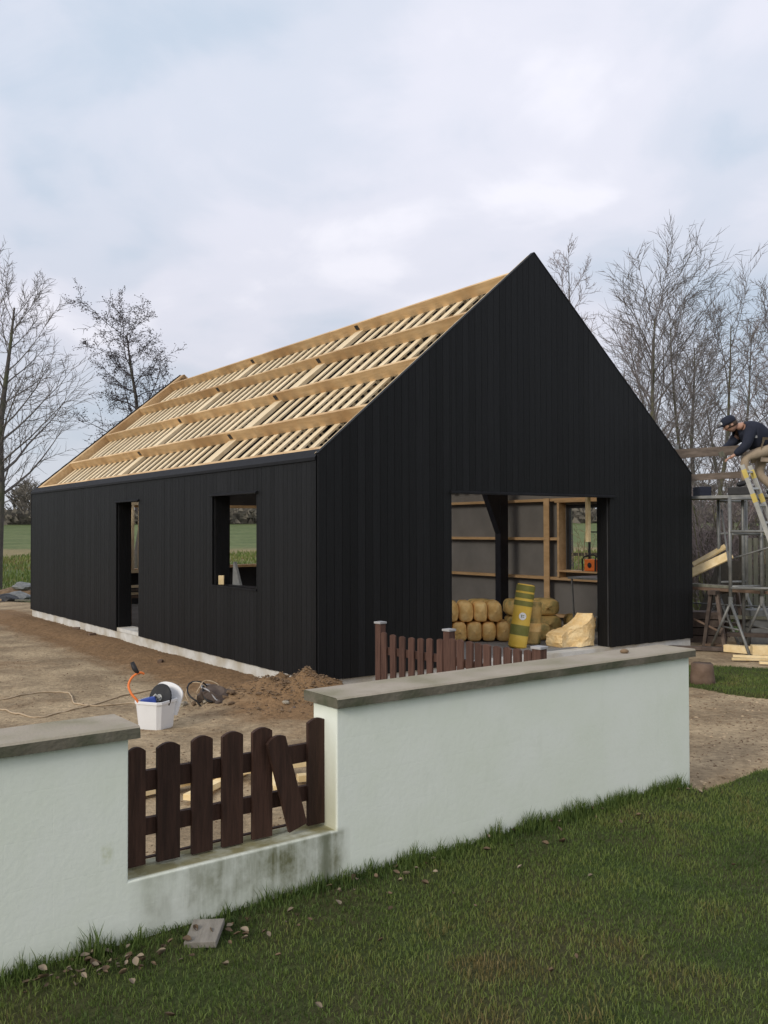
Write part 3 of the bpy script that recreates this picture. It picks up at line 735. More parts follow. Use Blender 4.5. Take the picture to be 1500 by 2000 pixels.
# cables on the sand
def ground_path(pts, dz=0.004):
    out = []
    for q in smooth_path([Vector((x, y, 0)) for x, y in pts], 10):
        q.z = yard_z(q.x, q.y)[0] + dz; out.append(q)
    return out
c = MB().tube(ground_path([(-5.6, 9.3), (-4.6, 9.5), (-4.065, 9.72), (-3.85, 10.15), (-3.56, 10.22), (-3.4, 9.95), (-3.2, 9.50), (-2.93, 9.40), (-2.60, 9.55), (-2.25, 9.3), (-2.15, 8.7)], 0.008), .0085, 6).build('cable', rope_m, None, True)
tag(c, 'tan cable looping over the sand farther back, ending behind the bucket', 'cable')
c = MB().tube(ground_path([(-5.2, 9.6), (-4.3, 9.4), (-3.856, 9.22), (-3.6, 8.97), (-3.33, 8.85), (-3.21, 9.07), (-3.05, 9.34), (-2.75, 10.1), (-2.5, 10.4)], 0.008), .0085, 6).build('cable', rope_m, None, True)
tag(c, 'tan cable curving over the sand close behind the left coping', 'cable')

# coil of wire hose beside the bucket, sunk in broken clods
ci = empty('wire_coil', (-1.83, 9.35, 0.08), R(25), 'leaning coil of pale and black hose half buried in rubble right of the bucket', 'coil')
for i in range(5):
    lp = []; ph = rnd.uniform(0, 6); R0_ = rnd.uniform(.11, .17)
    for k in range(25):
        a = 2*math.pi*k/24*rnd.uniform(.995, 1.005); rr = R0_*(1 + .12*math.sin(2*a+ph) + .05*math.sin(5*a+ph))
        lp.append((rr*math.cos(a), rr*math.sin(a), .02*math.sin(3*a+ph)))
    Mx = Matrix.Translation((.05*i-.08, rnd.uniform(-.03, .03), .045)) @ Matrix.Rotation(R((62, 48, 70, 30, 15)[i]), 4, 'X') @ Matrix.Rotation(R(rnd.uniform(-25, 25)), 4, 'Y')
    MB().tube([Mx @ Vector(q) for q in lp], (.0055, .009, .006, .010, .008)[i], 6).build('hose_loop', (rope_m, blackp, rope_m, blackp, graycap)[i], ci, True)
def rock_mesh(name, s, seed, sub=2):
    bm = bmesh.new(); bmesh.ops.create_icosphere(bm, subdivisions=sub, radius=1)
    for v in bm.verts:
        k = 1 + 0.45*nz(v.co.x*1.3+seed*9, v.co.y*1.3, v.co.z*1.3+seed); v.co *= k; v.co.x *= s[0]; v.co.y *= s[1]; v.co.z *= s[2]
    me = bpy.data.meshes.new(name); bm.to_mesh(me); bm.free(); return me
o = link('net_bundle', rock_mesh('net_bundle', (.20, .11, .12), 4, 3), plank_b, None, False); o.location = (-1.70, 9.42, .07); o.rotation_euler = (.2, .3, .3)
for v_ in o.data.vertices: v_.co += mnoise.noise_vector(v_.co*17)*.035
tag(o, 'crumpled dark grey bundle lying inside the hose coil', 'bundle')
clods = []
for i in range(5): me = rock_mesh('clod', (1, 0.8, 0.6), i+1); me.materials.append((clod_m, clod_m, plank_b, clod_m, coping_m)[i]); clods.append(me)
for i in range(34):
    a = rnd.uniform(0, 6.28); r = abs(rnd.gauss(0, .3)); X = -1.68 + r*math.cos(a)*0.6; Y = 9.38 + r*math.sin(a)*0.35
    if i > 21: X = rnd.uniform(-1.3, -0.35); Y = rnd.uniform(9.0, 9.75)
    s_ = rnd.uniform(.025, .065) if i < 22 else rnd.uniform(.012, .035)
    o = link('rubble_clod' if i % 5 < 3 else 'rubble_stone', clods[i % 5], None, None, False)
    o.location = (X, Y, yard_z(X, Y)[0]+s_*.2); o.scale = (s_*1.2, s_, s_); o.rotation_euler = (rnd.uniform(-.4, .4), 0, rnd.uniform(0, 6))
    if i < 22: tag(o, 'rough lump of rubble lying around the leaning hose coil', 'rubble', 'rubble around the hose coil')
    else: tag(o, 'clod of brown earth on the heap by the corner of the black house', 'clod', 'clods on the earth heap')
# small gravel and crumbs: uncountable
def scatter_stuff(name, mats, n, place, s0, s1):
    bmv = []; bmf = []; base = [(1, 0, 0), (-1, 0, 0), (0, 1, 0), (0, -1, 0), (0, 0, 1), (0, 0, -1)]
    bf = [(0, 2, 4), (2, 1, 4), (1, 3, 4), (3, 0, 4), (2, 0, 5), (1, 2, 5), (3, 1, 5), (0, 3, 5)]
    for i in range(n):
        X, Y, Z = place(i); s_ = rnd.uniform(s0, s1)*rnd.uniform(.5, 1); a = rnd.uniform(0, 6.3); ca, sa = math.cos(a), math.sin(a); b = len(bmv)
        k = [rnd.uniform(.6, 1.3) for _ in range(6)]
        for (x, y, z), kk in zip(base, k):
            x *= s_*kk*1.3; y *= s_*kk; z *= s_*kk*.6; bmv.append((X+x*ca-y*sa, Y+x*sa+y*ca, Z+z))
        bmf += [tuple(b+j for j in f) for f in bf]
    me = bpy.data.meshes.new(name); me.from_pydata(bmv, [], bmf); o = link(name, me, mats); return tag(o, kind='stuff')
def pl_yard(i):
    while True:
        X = rnd.uniform(-5.5, 1.5); Y = 5.0 + 9*rnd.random()**1.6
        if W2(X, Y)[1] > 0.3 and not (H2(X, Y)[0] > 0 and H2(X, Y)[1] > 0): return X, Y, yard_z(X, Y)[0]
scatter_stuff('yard_crumbs', clod_m, 5200, pl_yard, .004, .015)
def pl_path(i):
    while True:
        X = rnd.uniform(2.0, 6.5); Y = rnd.uniform(6.2, 11.5)
        if lawn_in(X, Y) < 0 and W2(X, Y)[0] > 4.4: return X, Y, yard_z(X, Y)[0]
scatter_stuff('path_crumbs', clod_m, 1800, pl_path, .005, .018)
scatter_stuff('path_chips', chip_m, 420, pl_path, .005, .02)
def pl_heap(i):
    X = -0.85 + rnd.gauss(0, .45); Y = 9.5 + rnd.gauss(0, .28)
    if H2(X, Y)[0] > -0.02 and H2(X, Y)[1] > -0.02: Y -= .6
    return X, Y, yard_z(X, Y)[0]
scatter_stuff('heap_crumbs', clod_m, 2200, pl_heap, .006, .022)
# brick fragments by the plinth
for i, (u, v) in enumerate(((-0.12, 8.0), (-0.2, 6.9), (-0.5, 3.2))):
    w = HP(u, v); o = MB().box(-.06, .06, -.03, .03, -.01, .03).build('brick_fragment', plank_r, None, bevel=.006); o.location = (w.x, w.y, yard_z(w.x, w.y)[0]+.01); o.rotation_euler.z = i*.8
    tag(o, ['reddish brick fragment by the plinth left of the door', 'small brick fragment nearest the door threshold', 'small brick fragment below the square window'][i], 'brick')

# loose pale planks behind the picket panel
def plank(name, A, B, w, h, m, label, cat='plank', group=None, roll=0):
    A = Vector(A); B = Vector(B); C = (A+B)/2; d = (B-A)
    mb_ = MB().box(-d.length/2, d.length/2, -w/2, w/2, -h/2, h/2); o = mb_.build(name, m, None, bevel=min(.003, h*.2))
    M = d.to_track_quat('X', 'Z').to_matrix().to_4x4(); o.matrix_world = Matrix.Translation(C) @ M @ Matrix.Rotation(roll, 4, 'X')
    return tag(o, label, cat, group)
zz = lambda X, Y: yard_z(X, Y)[0]
plank('plank', (-1.95, 5.85, .04), (-1.2, 6.62, .04), .075, .04, plank_y, 'short pale plank lying behind the leftmost palings of the broken panel')
plank('plank', (-1.75, 6.20, .085), (-0.55, 6.78, .085), .075, .04, plank_y, 'long pale plank lying across the others behind the broken picket panel')
plank('plank', (-1.30, 6.05, .04), (-1.02, 6.75, .04), .07, .04, plank_y, 'short pale plank pointing at the house behind the third paling')
plank('plank', (-0.72, 6.25, .04), (-0.85, 6.98, .04), .07, .04, plank_y, 'short pale plank behind the slanting paling')
plank('plank', (-0.62, 6.52, .04), (-0.30, 6.62, .04), .07, .045, plank_y, 'stub of pale plank nearest the right end of the wall opening')
plank('plank', (-0.18, 9.12, .05), (0.55, 9.0, .05), .11, .04, plank_y, 'pale plank on the ground left of the first grey capped fence post')
for i, (X, Y) in enumerate(((0.30, 8.55), (0.42, 8.42), (0.82, 7.75))):
    o = MB().box(-.035, .035, -.02, .02, 0, .05).xf(Matrix.Rotation(.5*i, 4, 'X')).build('wood_offcut', plank_y, None, bevel=.004); o.location = (X, Y, .12 if False else zz(X, Y)); o.rotation_euler.z = i*1.1
    tag(o, ['white offcut behind the left part of the weathered picket fence', 'second white offcut close to the middle post of the weathered picket fence', 'white offcut below the right part of the weathered picket fence'][i], 'offcut')

# ------------------------------------------------------------------ things inside the house
FZ = 0.166
def hobj(o, u, v, z=FZ, rz=0.0):
    p = HP(u, v, z); o.location = p; o.rotation_euler = (0, 0, YAW + rz); return o
def pack_mesh(seed, m, w=0.20, h=0.29, lobes=2, ln=0.62):
    """compressed insulation pack seen end on: rounded lobes side by side"""
    mb_ = MB(); out = []
    N_ = 26*lobes//2
    prof = []
    for i in range(N_):
        a = 2*math.pi*i/N_; ca, sa = math.cos(a), math.sin(a)
        x = w*lobes/2*math.copysign(abs(ca)**0.55, ca); z = h/2*math.copysign(abs(sa)**0.6, sa)
        if lobes == 2: z *= 1 - 0.34*math.exp(-(x/0.035)**2)
        prof.append((x, z + h/2))
    ys = [-.035, -.025, 0, 0.03, 0.12, ln/2, ln-.12, ln-.03, ln]; sc_ = [.01, .5, .86, .97, 1, 1.02, 1, .95, .8]
    for y, s_ in zip(ys, sc_):
        for i, (x, z) in enumerate(prof):
            j = 1 + 0.07*nz(x*9+seed*5, z*9, y*6) + 0.04*nz(x*30+seed, z*30, y*12)
            mb_.v.append((x*s_*j, y, h/2 + (z-h/2)*s_*j))
    for k in range(len(ys)-1):
        for i in range(N_): a = k*N_+i; b = k*N_+(i+1) % N_; mb_.f.append((a, b, b+N_, a+N_))
    mb_.f.append(tuple(range(N_))); e = (len(ys)-1)*N_; mb_.f.append(tuple(range(e, e+N_))[::-1])
    me = mb_.mesh('insulation_pack'); me.materials.append(m); return me
pk = [pack_mesh(i, insul, .205+.01*(i % 3), .29, 1) for i in range(5)]; pkd = [pack_mesh(i+7, insul_d, .2, .26, 2, .5) for i in range(3)]
lab_pk = ['leftmost yellow insulation pack of the top row seen through the gable opening', 'second yellow insulation pack of the top row, left of the standing roll',
          'leftmost yellow insulation pack of the bottom row behind the picket fence', 'middle yellow insulation pack of the bottom row', 'yellow insulation pack of the bottom row beside the standing roll']
def pack_at(k, me, u, v, z, lab, rz=-0.25):
    o = link('insulation_pack', me, None, None, True); hobj(o, u, v, z, rz); return tag(o, lab, 'insulation', 'packs of insulation stacked in the house')
base_v = 1.55
# rows run across the view (roughly square to the line of sight)
def row(u0_, v0_, ang, i, step): return u0_ + i*step*math.cos(ang), v0_ + i*step*math.sin(ang)
lab_b = ['leftmost yellow bundle of the bottom row behind the picket fence', 'second yellow bundle of the bottom row', 'third yellow bundle of the bottom row', 'fourth yellow bundle of the bottom row', 'yellow bundle of the bottom row nearest the standing roll']
lab_t = ['leftmost yellow bundle of the top row seen through the gable opening', 'second yellow bundle of the top row', 'third yellow bundle of the top row', 'fourth yellow bundle of the top row', 'yellow bundle of the top row nearest the standing roll']
for i in range(5):
    u, v = row(3.24, 1.75, -0.62, i, .215); pack_at(i, pk[i], u, v, FZ, lab_b[i], -0.62)
    u, v = row(3.16, 1.82, -0.62, i, .210); pack_at(i, pk[(i+2) % 5], u, v, FZ+.285, lab_t[i], -0.62)
for i in range(2):
    u, v = row(2.75, 2.05, -0.62, i, .215); pack_at(i, pk[i+1], u, v, FZ+.05*0, ['yellow bundle half hidden by the left jamb, farther out', 'yellow bundle half hidden by the left jamb, next to the row'][i], -0.62)
for i, (u, v, z, lb) in enumerate(((4.45, 2.25, FZ, 'darker wrapped pack at the back of the pile, bottom layer behind the standing roll'), (4.45, 2.3, FZ+.26, 'darker wrapped pack right behind the standing yellow roll'),
                                   (4.9, 1.9, FZ, 'olive wrapped pack in the bottom layer right of the standing roll'), (4.92, 1.95, FZ+.26, 'olive wrapped pack in the second layer right of the standing roll'),
                                   (5.35, 1.7, FZ, 'brown wrapped pack in the bottom layer below the table'), (5.35, 1.75, FZ+.26, 'brown wrapped pack on the upper layer below the window'),
                                   (5.8, 1.45, FZ, 'brown wrapped pack at the right end of the pile'), (3.9, 2.75, FZ, 'brown wrapped pack in the back row behind the yellow packs'), (3.9, 2.75, FZ+.26, 'brown wrapped pack topping the back row'),
                                   (4.4, 1.05, FZ, 'wrapped pack low beside the standing yellow roll'))):
    pack_at(i, pkd[i % 3], u, v, z, lb, -0.62)
def roll(u, v, r, h, tilt, label, bands, m, z=FZ, logo=False):
    e = empty('insulation_roll', HP(u, v, z), YAW, label, 'insulation roll')
    Mt = Matrix.Rotation(tilt[0], 4, 'Y') @ Matrix.Rotation(tilt[1], 4, 'X')
    prof = [(r*.86, 0), (r, .02), (r*1.02, h*.3), (r*.985, h*.5), (r*1.01, h*.7), (r, h-.02), (r*.88, h)]
    MB().lathe(prof, 24).xf(Mt).build('wrapping', m, e, False)
    for z0, z1, mm, nm in bands: MB().lathe([(r*1.022, h*z0), (r*1.03, h*(z0+z1)/2), (r*1.022, h*z1)], 24).xf(Mt).build(nm, mm, e)
    MB().lathe([(r*.8, h+.001), (r*.8, h+.004)], 20).xf(Mt).build('roll_end', insul, e)
    if logo:
        rr = r*1.035; lm_ = MB(); c0 = R(-128); zc = h*.50; ra = .052
        n_ = 18; vs = [(rr*math.cos(c0), rr*math.sin(c0), zc)]
        for i in range(n_):
            a = 2*math.pi*i/n_; th = c0 + ra*math.cos(a)/rr; vs.append((rr*math.cos(th), rr*math.sin(th), zc + ra*math.sin(a)))
        lm_.add(vs, [(0, 1+i, 1+(i+1) % n_) for i in range(n_)]).xf(Mt).build('round_label', white_p, e)
        r2 = rr + .002; vs = []; fs = []
        for (x0, x1, za, zb) in ((-.022, -.012, -.02, .02), (-.006, .022, .008, .016), (-.006, .022, -.014, -.006)):
            b = len(vs)
            for x, z_ in ((x0, za), (x1, za), (x1, zb), (x0, zb)): th = c0 + x/r2; vs.append((r2*math.cos(th), r2*math.sin(th), zc+z_))
            fs.append((b, b+1, b+2, b+3))
        MB().add(vs, fs).xf(Mt).build('label_print', olive, e)
    return e
roll(3.64, 0.68, .127, .88, (R(9), R(3)), 'tall yellow insulation roll with olive bands and a round white label, leaning in the opening', [(.20, .36, olive, 'printed_band'), (.66, .74, olive, 'printed_band'), (.78, .86, olive, 'printed_band'), (.89, .985, olive, 'printed_band')], wrap_y, logo=True)
roll(4.10, 0.85, .12, .60, (R(3), 0), 'shorter brown wrapped roll standing right of the tall yellow roll', [(.3, .5, insul, 'printed_band')], insul_d)
# loose wedge of mineral wool against the right jamb
def wool():   # torn batt
    bm = bmesh.new(); pts = [(-.60, 0), (.0, 0), (.035, .18), (.01, .36), (-.10, .49), (-.19, .385), (-.36, .27), (-.52, .225), (-.635, .19), (-.64, .08)]
    vs0 = [bm.verts.new((x, 0, z)) for x, z in pts]; f = bm.faces.new(vs0)
    r = bmesh.ops.extrude_face_region(bm, geom=[f]); bmesh.ops.translate(bm, vec=(0, .30, 0), verts=[v for v in r['geom'] if isinstance(v, bmesh.types.BMVert)])
    bmesh.ops.triangulate(bm, faces=bm.faces); bmesh.ops.subdivide_edges(bm, edges=bm.edges, cuts=3, use_grid_fill=True)
    for v in bm.verts:
        q = v.co*7; k = mnoise.noise_vector(q); v.co += k*0.018 + mnoise.noise_vector(v.co*23)*.016; v.co.y += .05*math.sin(v.co.x*9)-.1*v.co.z
    me = bpy.data.meshes.new('wool'); bm.to_mesh(me); bm.free(); return me
o = link('mineral_wool_batt', wool(), loose_m, None, False); hobj(o, 4.72, 0.26, FZ, 0); o.scale = (.98, 1, .92); tag(o, 'loose torn piece of yellow mineral wool leaning at the right jamb of the gable opening', 'insulation')
# stacked boards and offcuts seen through door and window
for k in range(4):
    A = HP(5.1, 4.1, FZ+.03+.045*k); B = HP(5.1, 6.6, FZ+.03+.045*k)
    plank('sheet_material', A, B, 1.0, .04, sheet_m, ['bottom', 'second', 'third', 'topmost'][k] + ' grey sheet of the low stack at the back of the interior', 'sheet')
for k in range(3):
    A = HP(0.45, 7.0+.02*k, .70+.06*k); B = HP(1.25, 7.03, .70+.06*k)
    plank('stacked_board', A, B, .12, .04, batten_m if k != 1 else plank_b, ['lowest', 'middle', 'top'][k] + ' short board on the workbench seen through the door', 'board')
wb = empty('workbench', HP(0.85, 7.03, FZ), YAW, 'low rough workbench behind the door opening carrying short boards', 'bench')
MB().box(-.45, .45, -.12, .12, .46, .50).build('bench_top', plank_r, wb)
for sx in (-.38, .38):
    for sy in (-.08, .08): MB().box(sx-.025, sx+.025, sy-.025, sy+.025, 0, .459).build('leg', plank_r, wb)
plank('wood_block', HP(.10, 2.595, 1.081), HP(.10, 2.595, 1.20), .05, .07, plank_y, 'pale wood block standing at the lower left inside the square window', 'block')
o = MB().prism([(2.26, 1.081), (2.47, 1.081), (2.455, 1.37), (2.42, 1.385)], 'x', .20, .235).xf(Matrix.Identity(4)).build('grey_bracket', galv, None); o.location = HO; o.rotation_euler.z = YAW; tag(o, 'grey tapered metal bracket standing on the sill of the square window', 'bracket')
cb_ = plank('cardboard_box', HP(.46, 2.95, .60), HP(.72, 2.95, .60), .25, .55, plank_b, 'dark box standing inside below the square window', 'box')
cb_.location.z = FZ + .275
# sawhorse table and radio by the right window
tbl = empty('folding_table', HP(5.72, 0.95, FZ), YAW, 'grey folding work table inside the right edge of the gable opening', 'table')
MB().box(-.28, .42, -.25, .45, .86, .89).build('table_top', galv, tbl)
for sx, sy in ((-.24, -.2), (-.24, .4), (.38, -.2), (.38, .4)):
    MB().beam((sx, sy, .859), (sx + (.06 if sx < 0 else -.06), sy, 0), .022, .022).build('leg', galv, tbl)
MB().beam((-.2, -.2, .3), (-.2, .4, .3), .018, .018).build('brace', galv, tbl)
rad = empty('site_radio', HP(HW-.19, 1.80, RWIN[2]), YAW, 'orange and black site radio standing on the window sill inside', 'radio')
MB().box(-.07, .07, -.12, .12, .0, .20).build('body', orange, rad, bevel=.015)
for sy in (-.135, .135): MB().tube([(-.09, sy, .0), (-.09, sy*1.05, .2), (-.05, sy*.9, .245), (.05, sy*.9, .245), (.08, sy*1.05, .2), (.08, sy, .0)], .014, 6).build('roll_bar', blackp, rad)
MB().tube([(-.03, -.12, .24), (-.03, -.05, .27), (-.03, .05, .27), (-.03, .12, .24)], .013, 6).build('handle', blackp, rad)
for sy in (-.045,): MB().lathe([(.04, 0), (.045, .006), (.02, .01)], 16).xf(Matrix.Translation((-.0705, sy+.045, .10)) @ Matrix.Rotation(R(-90), 4, 'Y')).build('speaker', blackp, rad)
MB().tube([(.05, .11, .2), (.05, .16, .42)], .004, 5).build('antenna', blackp, rad)

# ------------------------------------------------------------------ scaffold, worker, ladder on the right
def trestle(X, Y, label, top=2.26, rz=0.0):
    e = empty('scaffold_trestle', (X, Y, 0), rz, label, 'scaffold', 'scaffold trestles right of the house')
    t = lambda nm, *a, r=.022: MB().tube(a, r, 8).build(nm, galv, e, True)
    # two uprights; below knee height each spreads into splayed legs
    for sy in (0, 0.50):
        t('upright', (0, sy, .72), (0, sy, top), r=.026)
        t('leg', (0, sy, .72), (.50, sy, 0.0))
        t('leg', (0, sy, .72), (-.50, sy-.04, 0.0), r=.02)
        t('brace', (-.27, sy, .34), (.27, sy, .34), r=.014)
        MB().lathe([(.034, .66), (.034, .80)], 10, (0, sy, 0)).build('collar', galv, e)
    for z in (.95, 1.72, top-.02): t('crossbar', (0, 0, z), (0, .50, z), r=.02)
    return e
trestle(5.08, 13.42, 'galvanised scaffold trestle with splayed legs nearest the camera', rz=R(-81))
trestle(5.33, 14.55, 'rear galvanised scaffold trestle behind the first one', rz=R(-76))
for (A, B, lb) in (((5.10, 13.42, .95), (5.36, 14.5, 2.1), 'thin diagonal scaffold brace between the two trestles'), ((5.2, 13.6, 1.36), (6.2, 13.2, 1.72), 'dark thin bar rising to the right across the paling gate'), ((4.8, 14.6, .62), (6.6, 14.0, .56), 'low pipe lying behind the trestle legs')):
    o = MB().tube([A, B], .014, 6).build('scaffold_brace', galv, None, True); tag(o, lb, 'brace')
for z, lb in ((1.76, 'upper horizontal steel tube joining the scaffold trestles'), (.93, 'lower horizontal steel tube joining the scaffold trestles')):
    o = MB().tube([(5.08, 13.40, z), (6.9, 13.0, z)], .02, 8).build('scaffold_tube', galv, None, True); tag(o, lb, 'tube')
for k in range(3):
    o = plank('scaffold_board', (4.80, 14.25+.26*k, 2.285), (7.0, 12.75+.26*k, 2.285), .25, .045, greywood if k else galv, ['scaffold board with a pale metal edge nearest the camera', 'grey wooden scaffold board in the middle of the platform', 'rear grey wooden scaffold board of the platform'][k], 'board')
o = MB().box(-.09, .09, -.16, .16, 0, .14).build('platform_case', navy, None, bevel=.01); o.location = (4.95, 14.2, 2.31); tag(o, 'dark blue case on the scaffold board beside the gable edge', 'case')
guard_m = mat('grey_brown_guard_board', (0.10, 0.078, 0.062), (0.19, 0.15, 0.12), 5, (1, 4, 4), 0.85, 0.1, jitter=0.1)
for k, (z, lb) in enumerate(((2.98, 'upper brown guard board behind the gable edge'), (2.60, 'lower brown guard board behind the gable edge'))):
    plank('guard_board', (4.0, 14.2, z-.05), (5.55, 13.95, z+.03), .03, .10 if k else .14, guard_m, lb, 'board', roll=0)
for X, Y, lb in ((4.55, 14.15, 'dark scaffold post carrying the guard boards near the gable'), (5.5, 14.0, 'dark scaffold post carrying the guard boards behind the worker')):
    o = MB().tube([(X, Y, 0), (X, Y, 3.1)], .024, 8).build('scaffold_post', galv, None, True); tag(o, lb, 'post')
# tool box the front foot rests on
tbx = empty('toolbox', (5.40, 13.80, 2.31), R(-34), 'dark toolbox under the front foot of the worker', 'toolbox')
MB().box(-.17, .2, -.1, .1, 0, .12).build('box', blackp, tbx, bevel=.01); MB().tube([(-.08, 0, .12), (-.06, 0, .15), (.09, 0, .15), (.11, 0, .12)], .01, 6).build('handle', galv, tbx)

# ladder
la, lb_ = Vector((5.26, 13.25, 2.72)), Vector((6.02, 12.75, 0.02))
lad = empty('ladder', lb_, 0, 'aluminium ladder with yellow stickers leaning up to the right of the scaffold', 'ladder')
ax = (la-lb_).normalized(); sid = Vector((0.62, 0.78, 0)).normalized(); sid = (sid - ax*sid.dot(ax)).normalized()
for sg in (-1, 1):
    st = MB().beam(sid*.19*sg, (la-lb_) + sid*.19*sg, .028, .06, up=ax.cross(sid)).build('stile', alu, lad)
    for t0 in (.50, .80, .93): MB().beam((la-lb_)*t0 + sid*.19*sg, (la-lb_)*(t0+.045) + sid*.19*sg, .032, .064, up=ax.cross(sid)).build('sticker', yellow_m, st)
nr = 11
for i in range(nr):
    q = (la-lb_)*((i+.6)/nr); MB().beam(q - sid*.19, q + sid*.19, .03, .03, up=ax).build('rung', alu, lad)

# person
def skin_mesh(name, verts, edges, root=0, sub=2):
    me = bpy.data.meshes.new(name); me.from_pydata([v[:3] for v in verts], edges, [])
    o = bpy.data.objects.new(name+'_tmp', me); col.objects.link(o)
    md = o.modifiers.new('s', 'SKIN'); md.use_smooth_shade = True
    for i, v in enumerate(verts):
        sv = me.skin_vertices[0].data[i]; r = v[3]; sv.radius = (r, r) if not hasattr(r, '__len__') else r; sv.use_root = (i == root)
    sb_ = o.modifiers.new('u', 'SUBSURF'); sb_.levels = sub; sb_.render_levels = sub
    dg = bpy.context.evaluated_depsgraph_get(); dg.update(); m2 = bpy.data.meshes.new_from_object(o.evaluated_get(dg)); m2.name = name
    bpy.data.objects.remove(o); return m2
def worker():
    # local frame: x to the right of the photograph, y away from the camera, z up; faces -x
    e = empty('person', (5.50, 13.95, 2.305), 0, 'person in a navy jacket, dark cap and khaki trousers crouching on the scaffold', 'person')
    J = dict(pel=(.34, 0, .72), belly=(.25, 0, .86), chest=(.12, 0, .975), neckb=(0, 0, 1.06), neck=(-.09, 0, 1.06), head=(-.17, 0, 1.075),
             shL=(.05, -.19, 1.0), elL=(-.06, -.27, .74), wrL=(-.22, -.21, .60), haL=(-.27, -.19, .57),
             shR=(.05, .19, 1.0), elR=(-.10, .24, .80), wrR=(-.27, .14, .70), haR=(-.32, .12, .68),
             hipL=(.36, -.11, .70), knL=(-.05, -.17, .57), anL=(-.04, -.16, .19), toL=(-.16, -.18, .155),
             hipR=(.36, .11, .70), knR=(.26, .08, .34), anR=(.46, -.02, .10), toR=(.36, -.02, .03))
    names = list(J); rad = dict(pel=.17, belly=.195, chest=.20, neckb=.11, neck=.055, head=.06, shL=.07, elL=.045, wrL=.03, haL=.03, shR=.07, elR=.045, wrR=.03, haR=.03,
                                hipL=.085, knL=.06, anL=.042, toL=.035, hipR=.085, knR=.06, anR=.042, toR=.035)
    E_ = [('pel', 'belly'), ('belly', 'chest'), ('chest', 'neckb'), ('neckb', 'neck'), ('neck', 'head'), ('chest', 'shL'), ('shL', 'elL'), ('elL', 'wrL'), ('wrL', 'haL'), ('chest', 'shR'), ('shR', 'elR'), ('elR', 'wrR'), ('wrR', 'haR'),
          ('pel', 'hipL'), ('hipL', 'knL'), ('knL', 'anL'), ('anL', 'toL'), ('pel', 'hipR'), ('hipR', 'knR'), ('knR', 'anR'), ('anR', 'toR')]
    def build(name, nm, k, extra, m):
        idx = {n_: i for i, n_ in enumerate(nm)}
        vs = [(*J[n_], rad[n_]*k + extra + (.012 if name == 'jacket' else 0)) for n_ in nm]; es = [(idx[a], idx[b]) for a, b in E_ if a in idx and b in idx]
        return link(name, skin_mesh(name, vs, es, 0, 2), m, e, True)
    body = build('body', names, .82, 0, skin_m)
    jk = build('jacket', ['pel', 'belly', 'chest', 'neckb', 'shL', 'elL', 'wrL', 'shR', 'elR', 'wrR'], 1.0, .018, navy)
    tr = build('trousers', ['pel', 'hipL', 'knL', 'anL', 'hipR', 'knR', 'anR'], 1.0, .014, khaki)
    # head with face
    bm = bmesh.new(); bmesh.ops.create_uvsphere(bm, u_segments=20, v_segments=14, radius=.105)
    for v in bm.verts:
        v.co.z *= 1.18; v.co.y *= .84
        if v.co.x < -.02 and v.co.z < 0: v.co.x *= 1 - .25*min(1, -v.co.z/.12)
    me = bpy.data.meshes.new('head'); bm.to_mesh(me); bm.free()
    HM = Matrix.Translation((-.205, 0, 1.09)) @ Matrix.Rotation(R(-28), 4, 'Y')
    hd = link('head', me, skin_m, e, True); hd.matrix_basis = HM
    MB().add([(-.10, 0, .02), (-.135, 0, -.03), (-.10, -.018, -.035), (-.10, .018, -.035)], [(0, 1, 2), (0, 3, 1), (1, 3, 2)]).build('nose', skin_m, hd)
    for sy in (-.035, .035): MB().lathe([(.004, 0), (.011, .004), (.004, .008)], 8).xf(Matrix.Translation((-.096, sy, .012)) @ Matrix.Rotation(R(-90), 4, 'Y')).build('eye', blackp, hd)
    MB().box(-.098, -.090, -.025, .025, -.062, -.054).build('mouth', red_m, hd)
    for sy in (-.09, .09): MB().lathe([(.012, -.008), (.024, 0), (.012, .008)], 10).xf(Matrix.Translation((.0, sy, -.01)) @ Matrix.Rotation(R(90), 4, 'X')).build('ear', skin_m, hd)
    cp = MB().lathe([(.116, .02), (.118, .05), (.108, .095), (.075, .128), (.02, .14)], 20).xf(HM @ Matrix.Diagonal((1, .88, 1, 1))).build('cap', navy, e, True)
    pk_ = MB().prism([(-.09, -.07), (-.16, -.055), (-.19, 0), (-.16, .055), (-.09, .07)], 'z', .028, .040).xf(HM).build('cap_peak', navy, cp)
    MB().prism([(-.128, -.035), (-.124, .035), (-.105, .035), (-.108, -.035)], 'z', .055, .09).xf(HM).build('cap_badge', white_p, cp)
    MB().lathe([(.108, -.045), (.112, -.01), (.113, .022)], 18).xf(HM @ Matrix.Translation((.012, 0, 0)) @ Matrix.Diagonal((.95, .86, 1, 1))).build('hair', hair_m, e, True)
    # hands: five fingers each
    for nm, sy in (('haL', -1), ('haR', 1)):
        h = Vector(J[nm]); vs = [(h.x+.02, h.y, h.z+.01, .022), (h.x-.02, h.y, h.z-.015, .026)]; es = [(0, 1)]
        for f in range(4):
            yy = (f-1.5)*.017; ln = (.9, 1.05, 1, .8)[f]; b = len(vs)
            vs += [(h.x-.045, h.y+yy, h.z-.02, .0085), (h.x-.075*ln, h.y+yy, h.z-.04, .008), (h.x-.08*ln, h.y+yy, h.z-.07, .007)]; es += [(1, b), (b, b+1), (b+1, b+2)]
        b = len(vs); vs += [(h.x-.01, h.y-.035*sy, h.z-.02, .009), (h.x-.04, h.y-.04*sy, h.z-.045, .008)]; es += [(0, b), (b, b+1)]
        link('hand', skin_mesh('hand', vs, es, 0, 1), skin_m, e, True)
